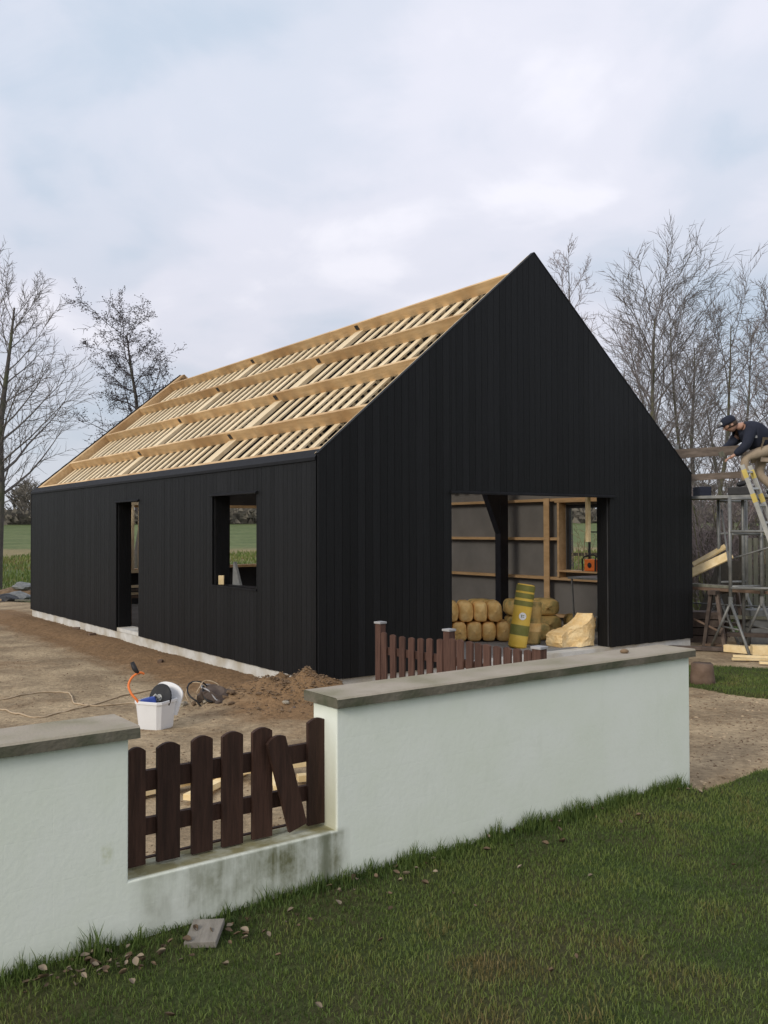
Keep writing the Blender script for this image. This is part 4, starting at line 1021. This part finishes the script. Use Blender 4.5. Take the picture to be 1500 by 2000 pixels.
    for an, to in (('anL', 'toL'), ('anR', 'toR')):
        a, t_ = Vector(J[an]), Vector(J[to])
        vs = [(a.x, a.y, a.z+.07, .055), (a.x+.01, a.y, a.z, .055), (a.x-.06, a.y, (a.z+t_.z)/2, .048), (t_.x-.02, t_.y, t_.z, .04)]
        link('boot', skin_mesh('boot', vs, [(0, 1), (1, 2), (2, 3)], 0, 2), blackp, e, True)
    # pale belt bag / tool holster strap and reflective patch
    MB().box(-.03, .05, -.205, -.19, .66, .74).xf(Matrix.Rotation(R(-20), 4, 'Y') @ Matrix.Translation((-.18, 0, .02))).build('holster', greywood, e)
    MB().beam((.02, -.06, 1.185), (.13, -.06, 1.215), .09, .012).build('shoulder_patch', graycap, jk)
    plank_ = MB().box(.06, .12, -.232, -.215, .86, .90).build('jacket_badge', graycap, jk)
    return e
worker()
plank('timber_offcut', (4.86, 12.9, 2.36), (4.90, 12.9, 2.73), .10, .13, plank_y, 'pale block of wood held upright below the hands of the crouching worker', 'offcut') if False else None

# planks and timber around the scaffold
trn = empty('sawhorse', (5.05, 13.95, 0), R(48), 'brown timber sawhorse carrying the long boards beside the house', 'sawhorse')
for s1 in (-.05, .75):
    for s2 in (-.16, .16): MB().beam((s1, s2, 0), (s1, s2*.3, .80), .06, .05).build('leg', plank_b, trn)
MB().box(-.15, .85, -.06, .06, .801, .86).build('beam', plank_b, trn)
for k in range(4):
    plank('long_board', (4.72, 14.25+.13*k, .885), (7.0, 12.75+.13*k, .80), .12, .045, plank_r if k != 2 else plank_b, ['front long reddish board', 'second long reddish board', 'third, darker long board', 'rearmost long reddish board'][k] + ' lying on the sawhorse by the scaffold', 'board')
for k in range(2):
    plank('long_board', (4.72, 14.32+.13*k, .931), (6.8, 12.95+.13*k, .852), .12, .04, plank_b if k else greywood, ['grey board in the top layer on the sawhorse', 'dark board in the top layer on the sawhorse'][k], 'board')
plank('cut_plank', (4.72, 14.45, 1.04), (5.42, 14.25, 1.40), .15, .03, plank_y, 'fresh yellow plank slanting up from behind the gable towards the scaffold', roll=R(50))
plank('cut_plank', (4.95, 14.65, 1.22), (5.42, 14.5, 1.52), .12, .03, plank_y, 'second yellow plank with a pointed end above the first', roll=R(30))
plank('thin_lath', (4.75, 14.05, .42), (5.25, 13.9, .16), .03, .03, plank_r, 'thin pale lath sloping down to the ground beside the gable corner', 'lath')
for k, (A, B, w, h, m, lb) in enumerate((
        ((5.15, 12.85, .10), (6.4, 12.6, .10), .16, .13, plank_y, 'thick yellow timber on the ground at the right edge'),
        ((4.95, 13.3, .07), (5.25, 13.0, .07), .12, .10, plank_y, 'short yellow timber block between the trestle legs'),
        ((4.85, 12.75, .03), (6.1, 12.35, .03), .07, .03, plank_y, 'thin pale batten behind the trestle foot'),
        ((4.72, 12.45, .03), (6.3, 12.2, .03), .06, .03, plank_y, 'thin pale batten nearer than the first behind the trestle foot'),
        ((4.95, 12.1, .03), (5.35, 11.98, .03), .07, .03, plank_y, 'short pale board under the foot of the scaffold leg'),
        ((4.1, 13.6, .05), (5.0, 13.3, .05), .1, .05, plank_b, 'dark board on the ground in the shade of the house'),
        ((5.2, 13.9, .2), (7.0, 13.3, .2), .12, .06, plank_b, 'dark beam on the rubbish behind the trestles'),
        ((5.4, 14.3, .42), (7.0, 13.9, .42), .14, .05, greywood, 'grey board lying across the rubbish behind the trestles'))):
    plank('plank' if 'board' not in lb else 'board', A, B, w, h, m, lb)
for k, (X, Y, s_, lb) in enumerate(((5.1, 14.6, (.5, .35, .5), 'dark crate behind the first trestle'), (6.0, 14.4, (.7, .4, .55), 'grey metal box behind the second trestle'), (4.6, 15.0, (.5, .4, .6), 'dark box close to the house wall behind the scaffold'))):
    e = empty('crate', (X, Y, 0), .3*k-.2, lb, 'crate')
    m_ = (plank_b, galv, darkwood)[k]
    for i in range(4):
        MB().box(-s_[0]/2, s_[0]/2, -s_[1]/2, s_[1]/2, s_[2]*(i/4)+.0, s_[2]*((i+.86)/4)).build('slat', m_, e)
for k, (A, B, w, h, m, lb) in enumerate((((5.3, 15.2, 0), (5.9, 15.5, 1.25), .6, .03, darkwood, 'dark sheet leaning behind the scaffold trestles'), ((5.0, 15.3, 0), (5.25, 15.6, 1.1), .12, .03, plank_b, 'dark board leaning behind the rear trestle'),
        ((4.9, 14.9, .25), (6.8, 14.3, .30), .16, .05, plank_b, 'weathered board on the rubbish low behind the sawhorse'), ((4.9, 14.0, .03), (6.3, 13.5, .03), .09, .03, plank_r, 'brown lath on the ground behind the trestle leg'))):
    plank('plank' if 'board' not in lb else 'board', A, B, w, h, m, lb)
# tree stump at the end of the wall
bm = bmesh.new(); bmesh.ops.create_cone(bm, cap_ends=True, segments=18, radius1=.15, radius2=.125, depth=.26); bmesh.ops.subdivide_edges(bm, edges=bm.edges, cuts=2, use_grid_fill=True)
for v in bm.verts: v.co.x += .02*nz(v.co.x*9, v.co.y*9, v.co.z*4); v.co.y += .02*nz(v.co.y*9, v.co.z*9, 3); v.co.z += .13+.012*nz(v.co.x*14, v.co.y*14, 2)
me = bpy.data.meshes.new('stump'); bm.to_mesh(me); bm.free()
o = link('tree_stump', me, plank_r, None, True); o.location = (3.66, 10.55, -.01); tag(o, 'reddish brown stump beside the far end of the white wall', 'stump')

# palings, shelter, sheds far right
pg = empty('paling_gate', (6.75, 16.9, 0), R(-6), 'grey green paling gate standing behind the scaffold', 'gate')
for i in range(6): MB().box(-.03+.108*i, .05+.108*i, 0, .022, .15, 1.62+.01*rnd.random()).build('paling', greywood, pg)
for z in (.35, .95, 1.5): MB().box(-.06, .62, .023, .05, z, z+.08).build('rail', greywood, pg)
for x in (-.12, .66): MB().box(x-.04, x+.04, -.0, .09, 0, 1.8).build('post', darkwood, pg)
sh = empty('field_shelter', (7.6, 21.0, 0), R(-5), 'dark board shelter on posts standing on the grass behind the scaffold', 'shelter')
for i in range(9): MB().box(-.75+.19*i, -.57+.19*i, 0, .03, .92, 1.72+.01*(i % 2)).build('board', darkwood, sh)
for x in (-.72, .2, .95): MB().box(x-.045, x+.045, .03, .12, 0, 1.85).build('post', darkwood, sh)
MB().box(-.85, 1.05, -.10, 1.1, 1.725, 1.76).build('roof', darkwood, sh)
fb = empty('farm_building', (98, 250, 2.6), R(12), 'distant red roofed farm building with a pale gable beyond the field', 'building')
MB().box(-2.6, 5, -2.2, 2.2, 0, 4.2).build('wall', offwhite, fb)
MB().prism([(-2.5, 4.21), (2.5, 4.21), (0, 6.6)], 'x', -2.4, 5.2).build('roof', red_m, fb)
MB().prism([(-2.2, 4.205), (2.2, 4.205), (0, 6.3)], 'x', -2.6, -2.41).build('gable', offwhite, fb)
# rail fence out in the field
rf = empty('paddock_fence', (6.5, 26, 0), 0, 'rough post and rail paddock fence at the edge of the field', 'fence')
for i in range(6): MB().box(-.05+i*1.5-1.5, .05+i*1.5-1.5, -.05, .05, 0, 1.25).build('post', darkwood, rf)
for z in (.6, 1.08): MB().beam((-2, -.07, z), (7, -.07, z+.04), .03, .09).build('rail', darkwood, rf)

# rubble heap at the far left
def crumple(name, s, m, loc, seed, lab, cat):
    me = rock_mesh(name, s, seed, 3)
    for v in me.vertices: v.co.z = max(v.co.z + .12*s[2]*nz(v.co.x*6, v.co.y*6, seed), -.05)
    o = link(name, me, m, None, False); o.location = loc; return tag(o, lab, cat)
crumple('plastic_sheet', (.45, .35, .17), galv, (-9.75, 24.3, .0), 3, 'crumpled grey plastic sheet on the rubbish heap at the left edge', 'sheet')
crumple('white_sack', (.3, .25, .16), galv, (-9.95, 25.2, .22), 5, 'pale crumpled sack on top of the rubbish heap', 'sack')
crumple('earth_mound', (1.3, .7, .3), clod_m, (-9.7, 25.6, -.05), 6, 'dark earth mound behind the rubbish at the far left corner', 'mound')
crumple('black_sack', (.35, .3, .16), blackp, (-9.75, 23.6, .0), 8, 'black sack in front of the grey sheet on the rubbish heap', 'sack')
plank('plank', (-11.5, 23.3, .05), (-9.7, 23.1, .05), .14, .05, plank_y, 'pale plank lying in front of the rubbish heap at the left edge')
plank('plank', (-9.3, 23.1, .05), (-8.4, 22.9, .05), .1, .04, greywood, 'grey plank lying between the rubbish heap and the house corner')

# ------------------------------------------------------------------ trees
class TB:
    def __init__(s): s.mb = {'trunk': MB(), 'crown': MB()}; s.n = 0
def unit(v): return v.normalized() if v.length > 1e-9 else Vector((0, 0, 1))
def grow(tb, r, p, d, length, rad, depth, P):
    """one limb, curved, with side limbs along it"""
    nseg = P['segs'][min(depth, len(P['segs'])-1)]
    pts = [p.copy()]; rads = [rad]; dd = d.copy(); q = p.copy()
    for i in range(nseg):
        j = P['wob'][min(depth, len(P['wob'])-1)]
        dd = unit(dd + Vector((r.uniform(-j, j), r.uniform(-j, j), r.uniform(-j, j)*.7)) + Vector((0, 0, P['up'][min(depth, len(P['up'])-1)])))
        q = q + dd*length/nseg; pts.append(q.copy()); rads.append(rad*(1 - (i+1)/nseg*P['taper'][min(depth, len(P['taper'])-1)]))
    sides = (9, 6, 4, 3, 3, 3)[depth]
    key = 'trunk' if depth <= P.get('tl', 0) else 'crown'
    tb.mb[key].tube(pts, rads, sides, caps=False)
    if depth >= P['depth']: return
    n = P['kids'][depth]; n = int(n*r.uniform(.8, 1.2)) or 1
    t0 = P['start'][depth]
    for k in range(n):
        t = t0 + (1-t0)*((k + r.uniform(0, 1))/n); t = min(t, .985)
        f = t*nseg; i = min(int(f), nseg-1); pos = pts[i].lerp(pts[i+1], f-i); dirn = unit(pts[i+1]-pts[i])
        a = r.uniform(0, 6.283) if depth else k*2.4 + r.uniform(-.5, .5)
        x = dirn.cross(Vector((.3, .2, .93))); x = unit(x); y = dirn.cross(x)
        ang = R(P['ang'][depth] + r.uniform(-12, 12))*(1 - .35*t if depth == 0 else 1)
        nd = unit(dirn*math.cos(ang) + (x*math.cos(a)+y*math.sin(a))*math.sin(ang))
        ln = length*P['len'][depth]*(1 - P['fall'][depth]*t)*r.uniform(.7, 1.25)
        rr = max(rads[i]*P['rr'][depth]*r.uniform(.7, 1), P['rmin'])
        grow(tb, r, pos, nd, ln, rr, depth+1, P)
BASE = dict(segs=(8, 5, 4, 3, 2), wob=(.10, .22, .28, .3, .3), up=(.05, .07, .05, .02, 0), taper=(.85, .85, .8, .7, .7), kids=(16, 10, 7, 4), start=(.25, .15, .1, .1),
            ang=(52, 45, 42, 40), len=(.50, .50, .52, .5), fall=(.55, .4, .3, .2), rr=(.45, .5, .5, .6), rmin=.006, depth=3, tl=0)
def make_tree(name, loc, h, seed, label, cat, P, m1, m2, group=None, lean=(0, 0), clumps=0):
    r = random.Random(seed); e = empty(name, loc, 0, label, cat, group); tb = TB()
    stems = P.get('stems', 1)
    for s_ in range(stems):
        a = 6.283*s_/stems + r.uniform(-.5, .5); sp = P.get('spread', 0)*(1 if stems > 1 else 0)
        d = unit(Vector((lean[0] + sp*math.cos(a), lean[1] + sp*math.sin(a), 1)))
        grow(tb, r, Vector((.12*math.cos(a), .12*math.sin(a), -.3)) if stems > 1 else Vector((0, 0, -.3)), d, h*(r.uniform(.75, 1) if s_ else 1), P.get('r0', h*.018), 0, P)
    tb.mb['trunk'].build('trunk', m1, e, True)
    if clumps:
        cm = tb.mb['crown']; vs = list(cm.v)
        for k in range(clumps):
            c = Vector(vs[r.randrange(len(vs))]) 
            s_ = r.uniform(.014, .04); c += Vector((r.gauss(0, .05), r.gauss(0, .05), r.gauss(0, .05)))
            b = len(cm.v); cm.v += [tuple(c + Vector(o_)*s_) for o_ in ((1, 0, 0), (-.5, .8, .2), (-.4, -.8, -.1), (0, .1, 1.1))]
            cm.f += [(b, b+1, b+3), (b+1, b+2, b+3), (b+2, b, b+3), (b, b+2, b+1)]
    tb.mb['crown'].build('crown', m2, e, False); return e
def PP(**k): d = dict(BASE); d.update(k); return d
wide = PP(kids=(34, 12, 8, 4), ang=(64, 42, 38, 36), len=(.40, .46, .5, .5), up=(.02, .08, .06, .03, 0), fall=(.40, .4, .3, .2), start=(.28, .15, .1, .1), rmin=.008, r0=.19, wob=(.07, .15, .22, .25, .3), rr=(.36, .5, .5, .6))
make_tree('bare_tree', (-11.9, 28, 0), 9.2, 11, 'large bare tree with wide spreading limbs at the left edge', 'tree', wide, bark, twig_m, lean=(.0, 0))
make_tree('bare_tree', (-15.3, 30, 0), 8.6, 12, 'bare tree mostly outside the left edge behind the large one', 'tree', wide, bark, twig_m)
alder = PP(kids=(30, 11, 7, 4), ang=(66, 52, 48, 45), len=(.25, .46, .5, .5), up=(.03, .05, .03, .02, 0), fall=(.20, .35, .3, .2), start=(.26, .15, .1, .1), wob=(.12, .33, .38, .4, .4), rmin=.009, r0=.16, rr=(.42, .5, .5, .6))
make_tree('alder_tree', (-8.8, 32, 0), 9.2, 23, 'knotted dark alder dotted with cones beyond the roof', 'tree', alder, bark, twig_d, clumps=9000)
birch = PP(kids=(24, 13, 8, 4), ang=(36, 32, 32, 30), len=(.42, .46, .5, .5), up=(.03, .06, .05, .02, 0), fall=(.45, .4, .3, .2), start=(.30, .12, .1, .1), wob=(.06, .12, .18, .22, .25), rmin=.007, r0=.12, rr=(.5, .5, .5, .6))
mk = lambda **k: PP(**{**birch, **k})
make_tree('birch_tree', (7.3, 24, 0), 7.7, 38, 'tallest bare birch fanning out above the right slope of the gable', 'tree', mk(kids=(24, 13, 8, 4), len=(.50, .48, .5, .5), start=(.38, .12, .1, .1), ang=(50, 38, 34, 32), wob=(.10, .14, .2, .22, .25)), bark_g, twig_m, lean=(-.02, 0))
make_tree('birch_tree', (8.75, 25.5, 0), 7.9, 32, 'slender forked birch between the tallest one and the worker', 'tree', mk(stems=2, spread=.2, r0=.09, kids=(14, 11, 8, 3), ang=(48, 38, 34, 32)), bark_g, twig_m)
make_tree('birch_tree', (8.9, 22.5, 0), 6.2, 33, 'leaning birch directly behind the crouching worker', 'tree', mk(stems=2, spread=.25, r0=.09, kids=(14, 11, 8, 3), ang=(48, 38, 34, 32)), bark, twig_m, lean=(.10, 0))
make_tree('birch_tree', (10.7, 24.5, 0), 7.6, 34, 'bare tree reaching the right edge of the picture', 'tree', PP(**{**wide, 'kids': (26, 12, 8, 4), 'ang': (48, 40, 38, 36), 'len': (.38, .46, .5, .5), 'r0': .12}), bark_g, twig_m, lean=(-.05, 0))
make_tree('birch_tree', (10.2, 30, 0), 8.2, 35, 'fine twigged birch filling the gap behind the forked birch', 'tree', PP(**{**wide, 'ang': (50, 40, 38, 36), 'len': (.36, .46, .5, .5), 'r0': .12}), bark, twig_m)
rb = mk(kids=(26, 10, 7, 3), ang=(50, 38, 36, 34), rmin=.010, len=(.24, .5, .5, .5), fall=(.55, .4, .3, .2))
make_tree('birch_tree', (8.2, 40, 0), 13.3, 41, 'reddish twiggy birch just right of the gable apex', 'tree', rb, bark, twig_r)
make_tree('birch_tree', (12.4, 41, 0), 10.4, 42, 'faint reddish birch behind the tallest birch', 'tree', rb, bark, twig_r)
make_tree('birch_tree', (15.6, 40, 0), 10.6, 43, 'faint birch in the back row towards the right edge', 'tree', rb, bark, twig_r)
shrub = PP(kids=(10, 7, 5, 3), ang=(35, 38, 38, 35), len=(.5, .5, .5, .5), stems=7, spread=.45, r0=.035, start=(.08, .1, .1, .1), rmin=.006, wob=(.12, .2, .25, .3, .3), depth=3)
sh_lab = ['bare shrub against the right corner of the gable', 'bare shrub between the gable and the worker', 'bare shrub below the guard boards', 'bare shrub behind the worker at the right edge', 'low bare shrub behind the trestles']
for i, (X, Y, h) in enumerate(((6.5, 18.8, 2.9), (7.2, 19.5, 3.3), (7.9, 20.0, 3.1), (8.7, 19.3, 3.4), (7.2, 18.6, 1.9))):
    make_tree('bare_shrub', (X, Y, 0), h, 60+i, sh_lab[i], 'shrub', shrub, bark_g, twig_m if i % 2 else twig_r, 'bare shrubs behind the scaffold')
make_tree('dry_shrub', (-9.35, 26.5, 0), 1.6, 71, 'thin dry shrub beside the far corner of the house', 'shrub', PP(**{**shrub, 'kids': (5, 3, 2, 2), 'stems': 5}), drygrass, drygrass)
make_tree('garden_shrub', (-3.9+8.6, 21.5, 0), 2.3, 72, 'bare shrub in the grass seen through the square window', 'shrub', PP(**{**shrub, 'kids': (6, 4, 3, 2)}), drygrass, drygrass)
make_tree('garden_shrub', (8.3, 17.4, 0), 2.2, 73, 'bare shrub seen through the right hand interior window', 'shrub', PP(**{**shrub, 'kids': (8, 5, 3, 2)}), bark_g, drygrass)

# far wood along the horizon: reads as one mass
def far_wood():
    r = random.Random(5); mb_ = MB()
    def tr(X, Y, h):
        n = 7; d0 = Vector((r.uniform(-.05, .05), 0, 1))
        B_ = 2.6; mb_.tube([(X, Y, 2), (X+d0.x*h, Y, B_+h*.85)], [h*.018, h*.005], 4, False)
        for k in range(46):
            t = r.uniform(.18, .97); a = r.uniform(0, 6.28); L_2 = h*.30*math.sin(math.pi*min(1, .15+t*.85))**.5*r.uniform(.5, 1.2)+h*.05
            p = Vector((X+d0.x*h*t, Y, B_+h*.85*t)); q = p + Vector((math.cos(a)*L_2*.65, math.sin(a)*L_2*.65, L_2*r.uniform(.5, 1.0)))
            mb_.tube([p, q], [.085, .03], 3, False)
            for m_ in range(3):
                p2 = p.lerp(q, r.uniform(.3, .95)); q2 = p2 + Vector((r.uniform(-1, 1), r.uniform(-1, 1), r.uniform(.2, 1)))*L_2*.42
                mb_.tube([p2, q2], [.055, .02], 3, False)
    for i in range(240):
        X = -130 + i*1.22 + r.uniform(-1, 1); tr(X, 135 + r.uniform(-7, 7) + abs(X)*.05, r.uniform(5.6, 7.6))
    me = mb_.mesh('far_wood'); o = link('far_wood', me, wood_far); tag(o, kind='stuff')
    # the dense undergrowth at its foot
    m2 = MB(); 
    for i in range(14000):
        X = r.uniform(-135, 165); Y = 130 + r.uniform(-4, 9); h = (1.9 + 1.8*fbm(X, 0, 1, 3, .09))*r.random()**.75
        s_ = r.uniform(.25, .8); h += 2.7; a = r.uniform(0, 3.14); dx, dy = math.cos(a)*s_, math.sin(a)*s_
        m2.add([(X-dx, Y-dy, h-s_*.4), (X+dx, Y+dy, h-s_*.2), (X+dx*.3, Y, h+s_*.9)], [(0, 1, 2)])
    m2.box(-135, 165, 137, 138, -1, 4.3)
    o = m2.build('far_undergrowth', wood_far); tag(o, kind='stuff')
far_wood()

# ------------------------------------------------------------------ grass
def grass_mat():
    m = bpy.data.materials.new('grass_blades'); m.use_nodes = True; nt = m.node_tree; N = nt.nodes; Lk = nt.links
    b = N['Principled BSDF']; b.inputs['Roughness'].default_value = 0.6; b.inputs['Specular IOR Level'].default_value = 0.25
    at = N.new('ShaderNodeAttribute'); at.attribute_name = 'tone'
    rp = N.new('ShaderNodeValToRGB'); Lk.new(at.outputs['Fac'], rp.inputs[0])
    e = rp.color_ramp.elements; e[0].position = 0; e[0].color = (0.054, 0.090, 0.022, 1); e[1].position = 1; e[1].color = (0.225, 0.17, 0.07, 1)
    for p_, c_ in ((.35, (.108, .158, .036)), (.62, (.160, .198, .050)), (.82, (.18, .155, .055))):
        k = rp.color_ramp.elements.new(p_); k.color = (*c_, 1)
    Lk.new(rp.outputs[0], b.inputs['Base Color'])
    tr = N.new('ShaderNodeBsdfTranslucent'); Lk.new(rp.outputs[0], tr.inputs['Color'])
    ms_ = N.new('ShaderNodeMixShader'); ms_.inputs[0].default_value = .25; out = N['Material Output']
    Lk.new(b.outputs[0], ms_.inputs[1]); Lk.new(tr.outputs[0], ms_.inputs[2]); Lk.new(ms_.outputs[0], out.inputs['Surface'])
    return m
grassm = grass_mat()
def blades(name, X, Y, Z, H_, W_, tone, lean=.5, seed=1):
    rs = np.random.RandomState(seed); n = len(X)
    a = rs.uniform(0, 2*np.pi, n); b = rs.uniform(0, 2*np.pi, n); l = lean*rs.uniform(.15, 1, n)*H_
    wx, wy = np.cos(a)*W_/2, np.sin(a)*W_/2; lx, ly = np.cos(b)*l, np.sin(b)*l
    V = np.empty((n, 5, 3))
    V[:, 0] = np.stack([X-wx, Y-wy, Z-.01], 1); V[:, 1] = np.stack([X+wx, Y+wy, Z-.01], 1)
    V[:, 2] = np.stack([X-wx*.8+lx*.35, Y-wy*.8+ly*.35, Z+H_*.55], 1); V[:, 3] = np.stack([X+wx*.8+lx*.35, Y+wy*.8+ly*.35, Z+H_*.55], 1)
    V[:, 4] = np.stack([X+lx, Y+ly, Z+H_*np.sqrt(np.clip(1-.5*(l/np.maximum(H_, 1e-4))**2, .3, 1))], 1)
    base = np.arange(n)*5
    loops = np.stack([base, base+1, base+3, base+2, base+2, base+3, base+4], 1).ravel()
    me = bpy.data.meshes.new(name); me.vertices.add(n*5); me.vertices.foreach_set('co', V.ravel())
    me.loops.add(n*7); me.loops.foreach_set('vertex_index', loops.astype(np.int32))
    st = np.empty(n*2, np.int32); st[0::2] = np.arange(n)*7; st[1::2] = np.arange(n)*7+4
    me.polygons.add(n*2); me.polygons.foreach_set('loop_start', st)
    try: tot = np.empty(n*2, np.int32); tot[0::2] = 4; tot[1::2] = 3; me.polygons.foreach_set('loop_total', tot)
    except Exception: pass
    at = me.attributes.new('tone', 'FLOAT', 'POINT'); at.data.foreach_set('value', np.repeat(np.clip(tone, 0, 1), 5).astype(np.float32))
    me.update(); me.validate(); o = link(name, me, grassm); return tag(o, kind='stuff')
rs = np.random.RandomState(3)
# value-noise lookup tables, so that a quarter of a million blades stay quick
GX = np.linspace(-5, 10, 301); GY = np.linspace(0, 14, 281)
def table(f): return np.array([[f(x, y) for x in GX] for y in GY])
def look(T_, X, Y):
    fx = np.clip((X-GX[0])/(GX[1]-GX[0]), 0, len(GX)-1.001); fy = np.clip((Y-GY[0])/(GY[1]-GY[0]), 0, len(GY)-1.001)
    i = fx.astype(int); j = fy.astype(int); u = fx-i; v = fy-j
    return T_[j, i]*(1-u)*(1-v)+T_[j, i+1]*u*(1-v)+T_[j+1, i]*(1-u)*v+T_[j+1, i+1]*u*v
TZ = table(lambda x, y: lawn_z(x, y)[0] if W2(x, y)[1] < .06 or W2(x, y)[0] > 4.4 else lawn_z(*(Vector((x, y)) - Vector((WN.x, WN.y))*(W2(x, y)[1]+.02)))[0])
TI = table(lambda x, y: lawn_in(x, y)); T1 = table(lambda x, y: fbm(x, y, 41, 3, .9)); T2 = table(lambda x, y: fbm(x, y, 43, 3, 3.2))
def sample(n, box, dens):
    X = rs.uniform(box[0], box[1], n); Y = rs.uniform(box[2], box[3], n)
    ok = (look(TI, X, Y) > 0.0) & (rs.rand(n) < dens(X, Y)) & (np.abs(X) < .9*Y + 1.5)
    X, Y = X[ok], Y[ok]; wt = (X-WA.x)*WD.x + (Y-WA.y)*WD.y; wc = (X-WA.x)*WN.x + (Y-WA.y)*WN.y
    ok = (wc < -.006) | (wt > 4.53); return X[ok], Y[ok], wt[ok], wc[ok]
X, Y, wt, wc = sample(1050000, (-4.4, 9.4, 1.3, 13.2), lambda x, y: np.clip(1.25 - (y-3)/11, .35, 1)*np.where(np.abs(x) < .46*y+.4, 1, .6))
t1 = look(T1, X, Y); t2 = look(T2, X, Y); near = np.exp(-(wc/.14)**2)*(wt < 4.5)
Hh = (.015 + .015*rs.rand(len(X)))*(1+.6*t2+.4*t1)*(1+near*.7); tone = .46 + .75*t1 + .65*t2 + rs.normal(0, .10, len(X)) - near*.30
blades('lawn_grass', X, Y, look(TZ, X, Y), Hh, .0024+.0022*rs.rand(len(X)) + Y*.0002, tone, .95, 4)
# long uncut grass along the foot of the wall
n = 11000; t_ = rs.uniform(-.5, 4.62, n); c_ = -np.abs(rs.normal(0, .045, n))-.008
cl = np.array([nz(q*2.3, 3.3)+.8*nz(q*7.1, 1.1)+.6*nz(q*16, 4.1) for q in t_]); keep = rs.rand(n) < np.clip(.45+.9*cl, .08, 1)
t_, c_, cl = t_[keep], c_[keep], cl[keep]
X = WA.x + WD.x*t_ + WN.x*c_; Y = WA.y + WD.y*t_ + WN.y*c_
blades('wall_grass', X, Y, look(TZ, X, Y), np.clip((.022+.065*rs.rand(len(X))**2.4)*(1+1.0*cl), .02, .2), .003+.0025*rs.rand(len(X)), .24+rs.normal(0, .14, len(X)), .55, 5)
# rough grass and weeds in the field that the openings frame
n = 60000; X = rs.uniform(-22, 22, n); Y = 16.3+rs.rand(n)**1.4*42; ok = (np.abs(X) < .46*Y+1) & (~((X < 0) & (Y < 25.2)))
X, Y = X[ok], Y[ok]
hu = (X-HO.x)*G_.x+(Y-HO.y)*G_.y; hv = (X-HO.x)*L_.x+(Y-HO.y)*L_.y
ok = ~((hu > -.3) & (hu < HW+.2) & (hv > -.3) & (hv < HL+.3)); X, Y = X[ok], Y[ok]
tn = np.array([fbm(x, y, 51, 2, .35) for x, y in zip(X, Y)])
blades('rough_grass', X, Y, np.full(len(X), -.05)+2.75*np.clip((Y-38)/92, 0, 1)**1.25, (.09+.17*rs.rand(len(X)))*(1+1.0*tn), .016+Y*.0007, .52+1.1*tn+rs.normal(0, .15, len(X)), .7, 6)

# weed tuft, slab, fallen leaves, pebbles on the coping
o = MB().box(-.068, .068, -.085, .085, 0, .028).build('paving_slab', stone_m, None, bevel=.003); o.location = (-.772, 3.945, .062); o.rotation_euler = (R(9), R(-3), R(-3)); tag(o, 'pale square slab fragment lying in the grass below the picket panel', 'slab')
o = MB().lathe([(.012, 0), (.022, .006), (.026, .016), (.016, .026), (.004, .03)], 12).xf(Matrix.Diagonal((1.2, .9, 1, 1))).build('pebble', clod_m, None, True); p_ = WP(3.98, .13, .971); o.location = p_; tag(o, 'dark pebble on the coping near its far end', 'pebble')
def leaf_mesh(seed, s_):
    r = random.Random(seed); n = 5; vs = []; fs = []
    cu = r.uniform(.4, 1.1); tw = r.uniform(-.4, .4)
    for i in range(n+1):
        t = i/n; w = math.sin(math.pi*min(1, t*.96+.04))**.8*.36; x = (t-.5)
        for k in (-1, 0, 1):
            vs.append((x*s_, k*w*s_, s_*(cu*(abs(k)*w*1.2) + cu*.9*(x*x) + tw*x*k*w + .03*r.uniform(-1, 1))))
    for i in range(n):
        for k in range(2): a = i*3+k; fs.append((a, a+1, a+4, a+3))
    return MB().add(vs, fs).mesh('leaf')
lm_ = []
for i in range(8): me = leaf_mesh(i, .042); me.materials.append(leafs[0] if i % 3 else leafs[1]); lm_.append(me)
rl_ = random.Random(21); spots = []
for (t0, c0, st, scx, n) in ((.20, -.14, .12, .05, 30), (.44, -.20, .09, .045, 24), (.80, -.17, .14, .05, 14), (1.1, -.25, .3, .12, 14), (1.75, -.13, .20, .05, 14), (2.6, -.35, 1.0, .3, 16), (3.4, -.08, .8, .05, 16), (2.2, -.9, 1.4, .5, 12)):
    for k in range(n): spots.append((t0+rl_.gauss(0, st), min(-.03, c0+rl_.gauss(0, scx))))
for t, c_0 in spots:
    q = WP(t, c_0); o = link('dead_leaf', lm_[rl_.randrange(8)], None, None, True)
    o.location = (q.x, q.y, lawn_z(q.x, q.y)[0]+rl_.uniform(.008, .03)); o.rotation_euler = (rl_.uniform(-.5, .5), rl_.uniform(-.5, .5), rl_.uniform(0, 6.28)); k = rl_.uniform(.45, 1.1); o.scale = (k, k*rl_.uniform(.7, 1), k)
    tag(o, 'curled dead leaf lying on the lawn in front of the white wall', 'leaf', 'dead leaves on the lawn')
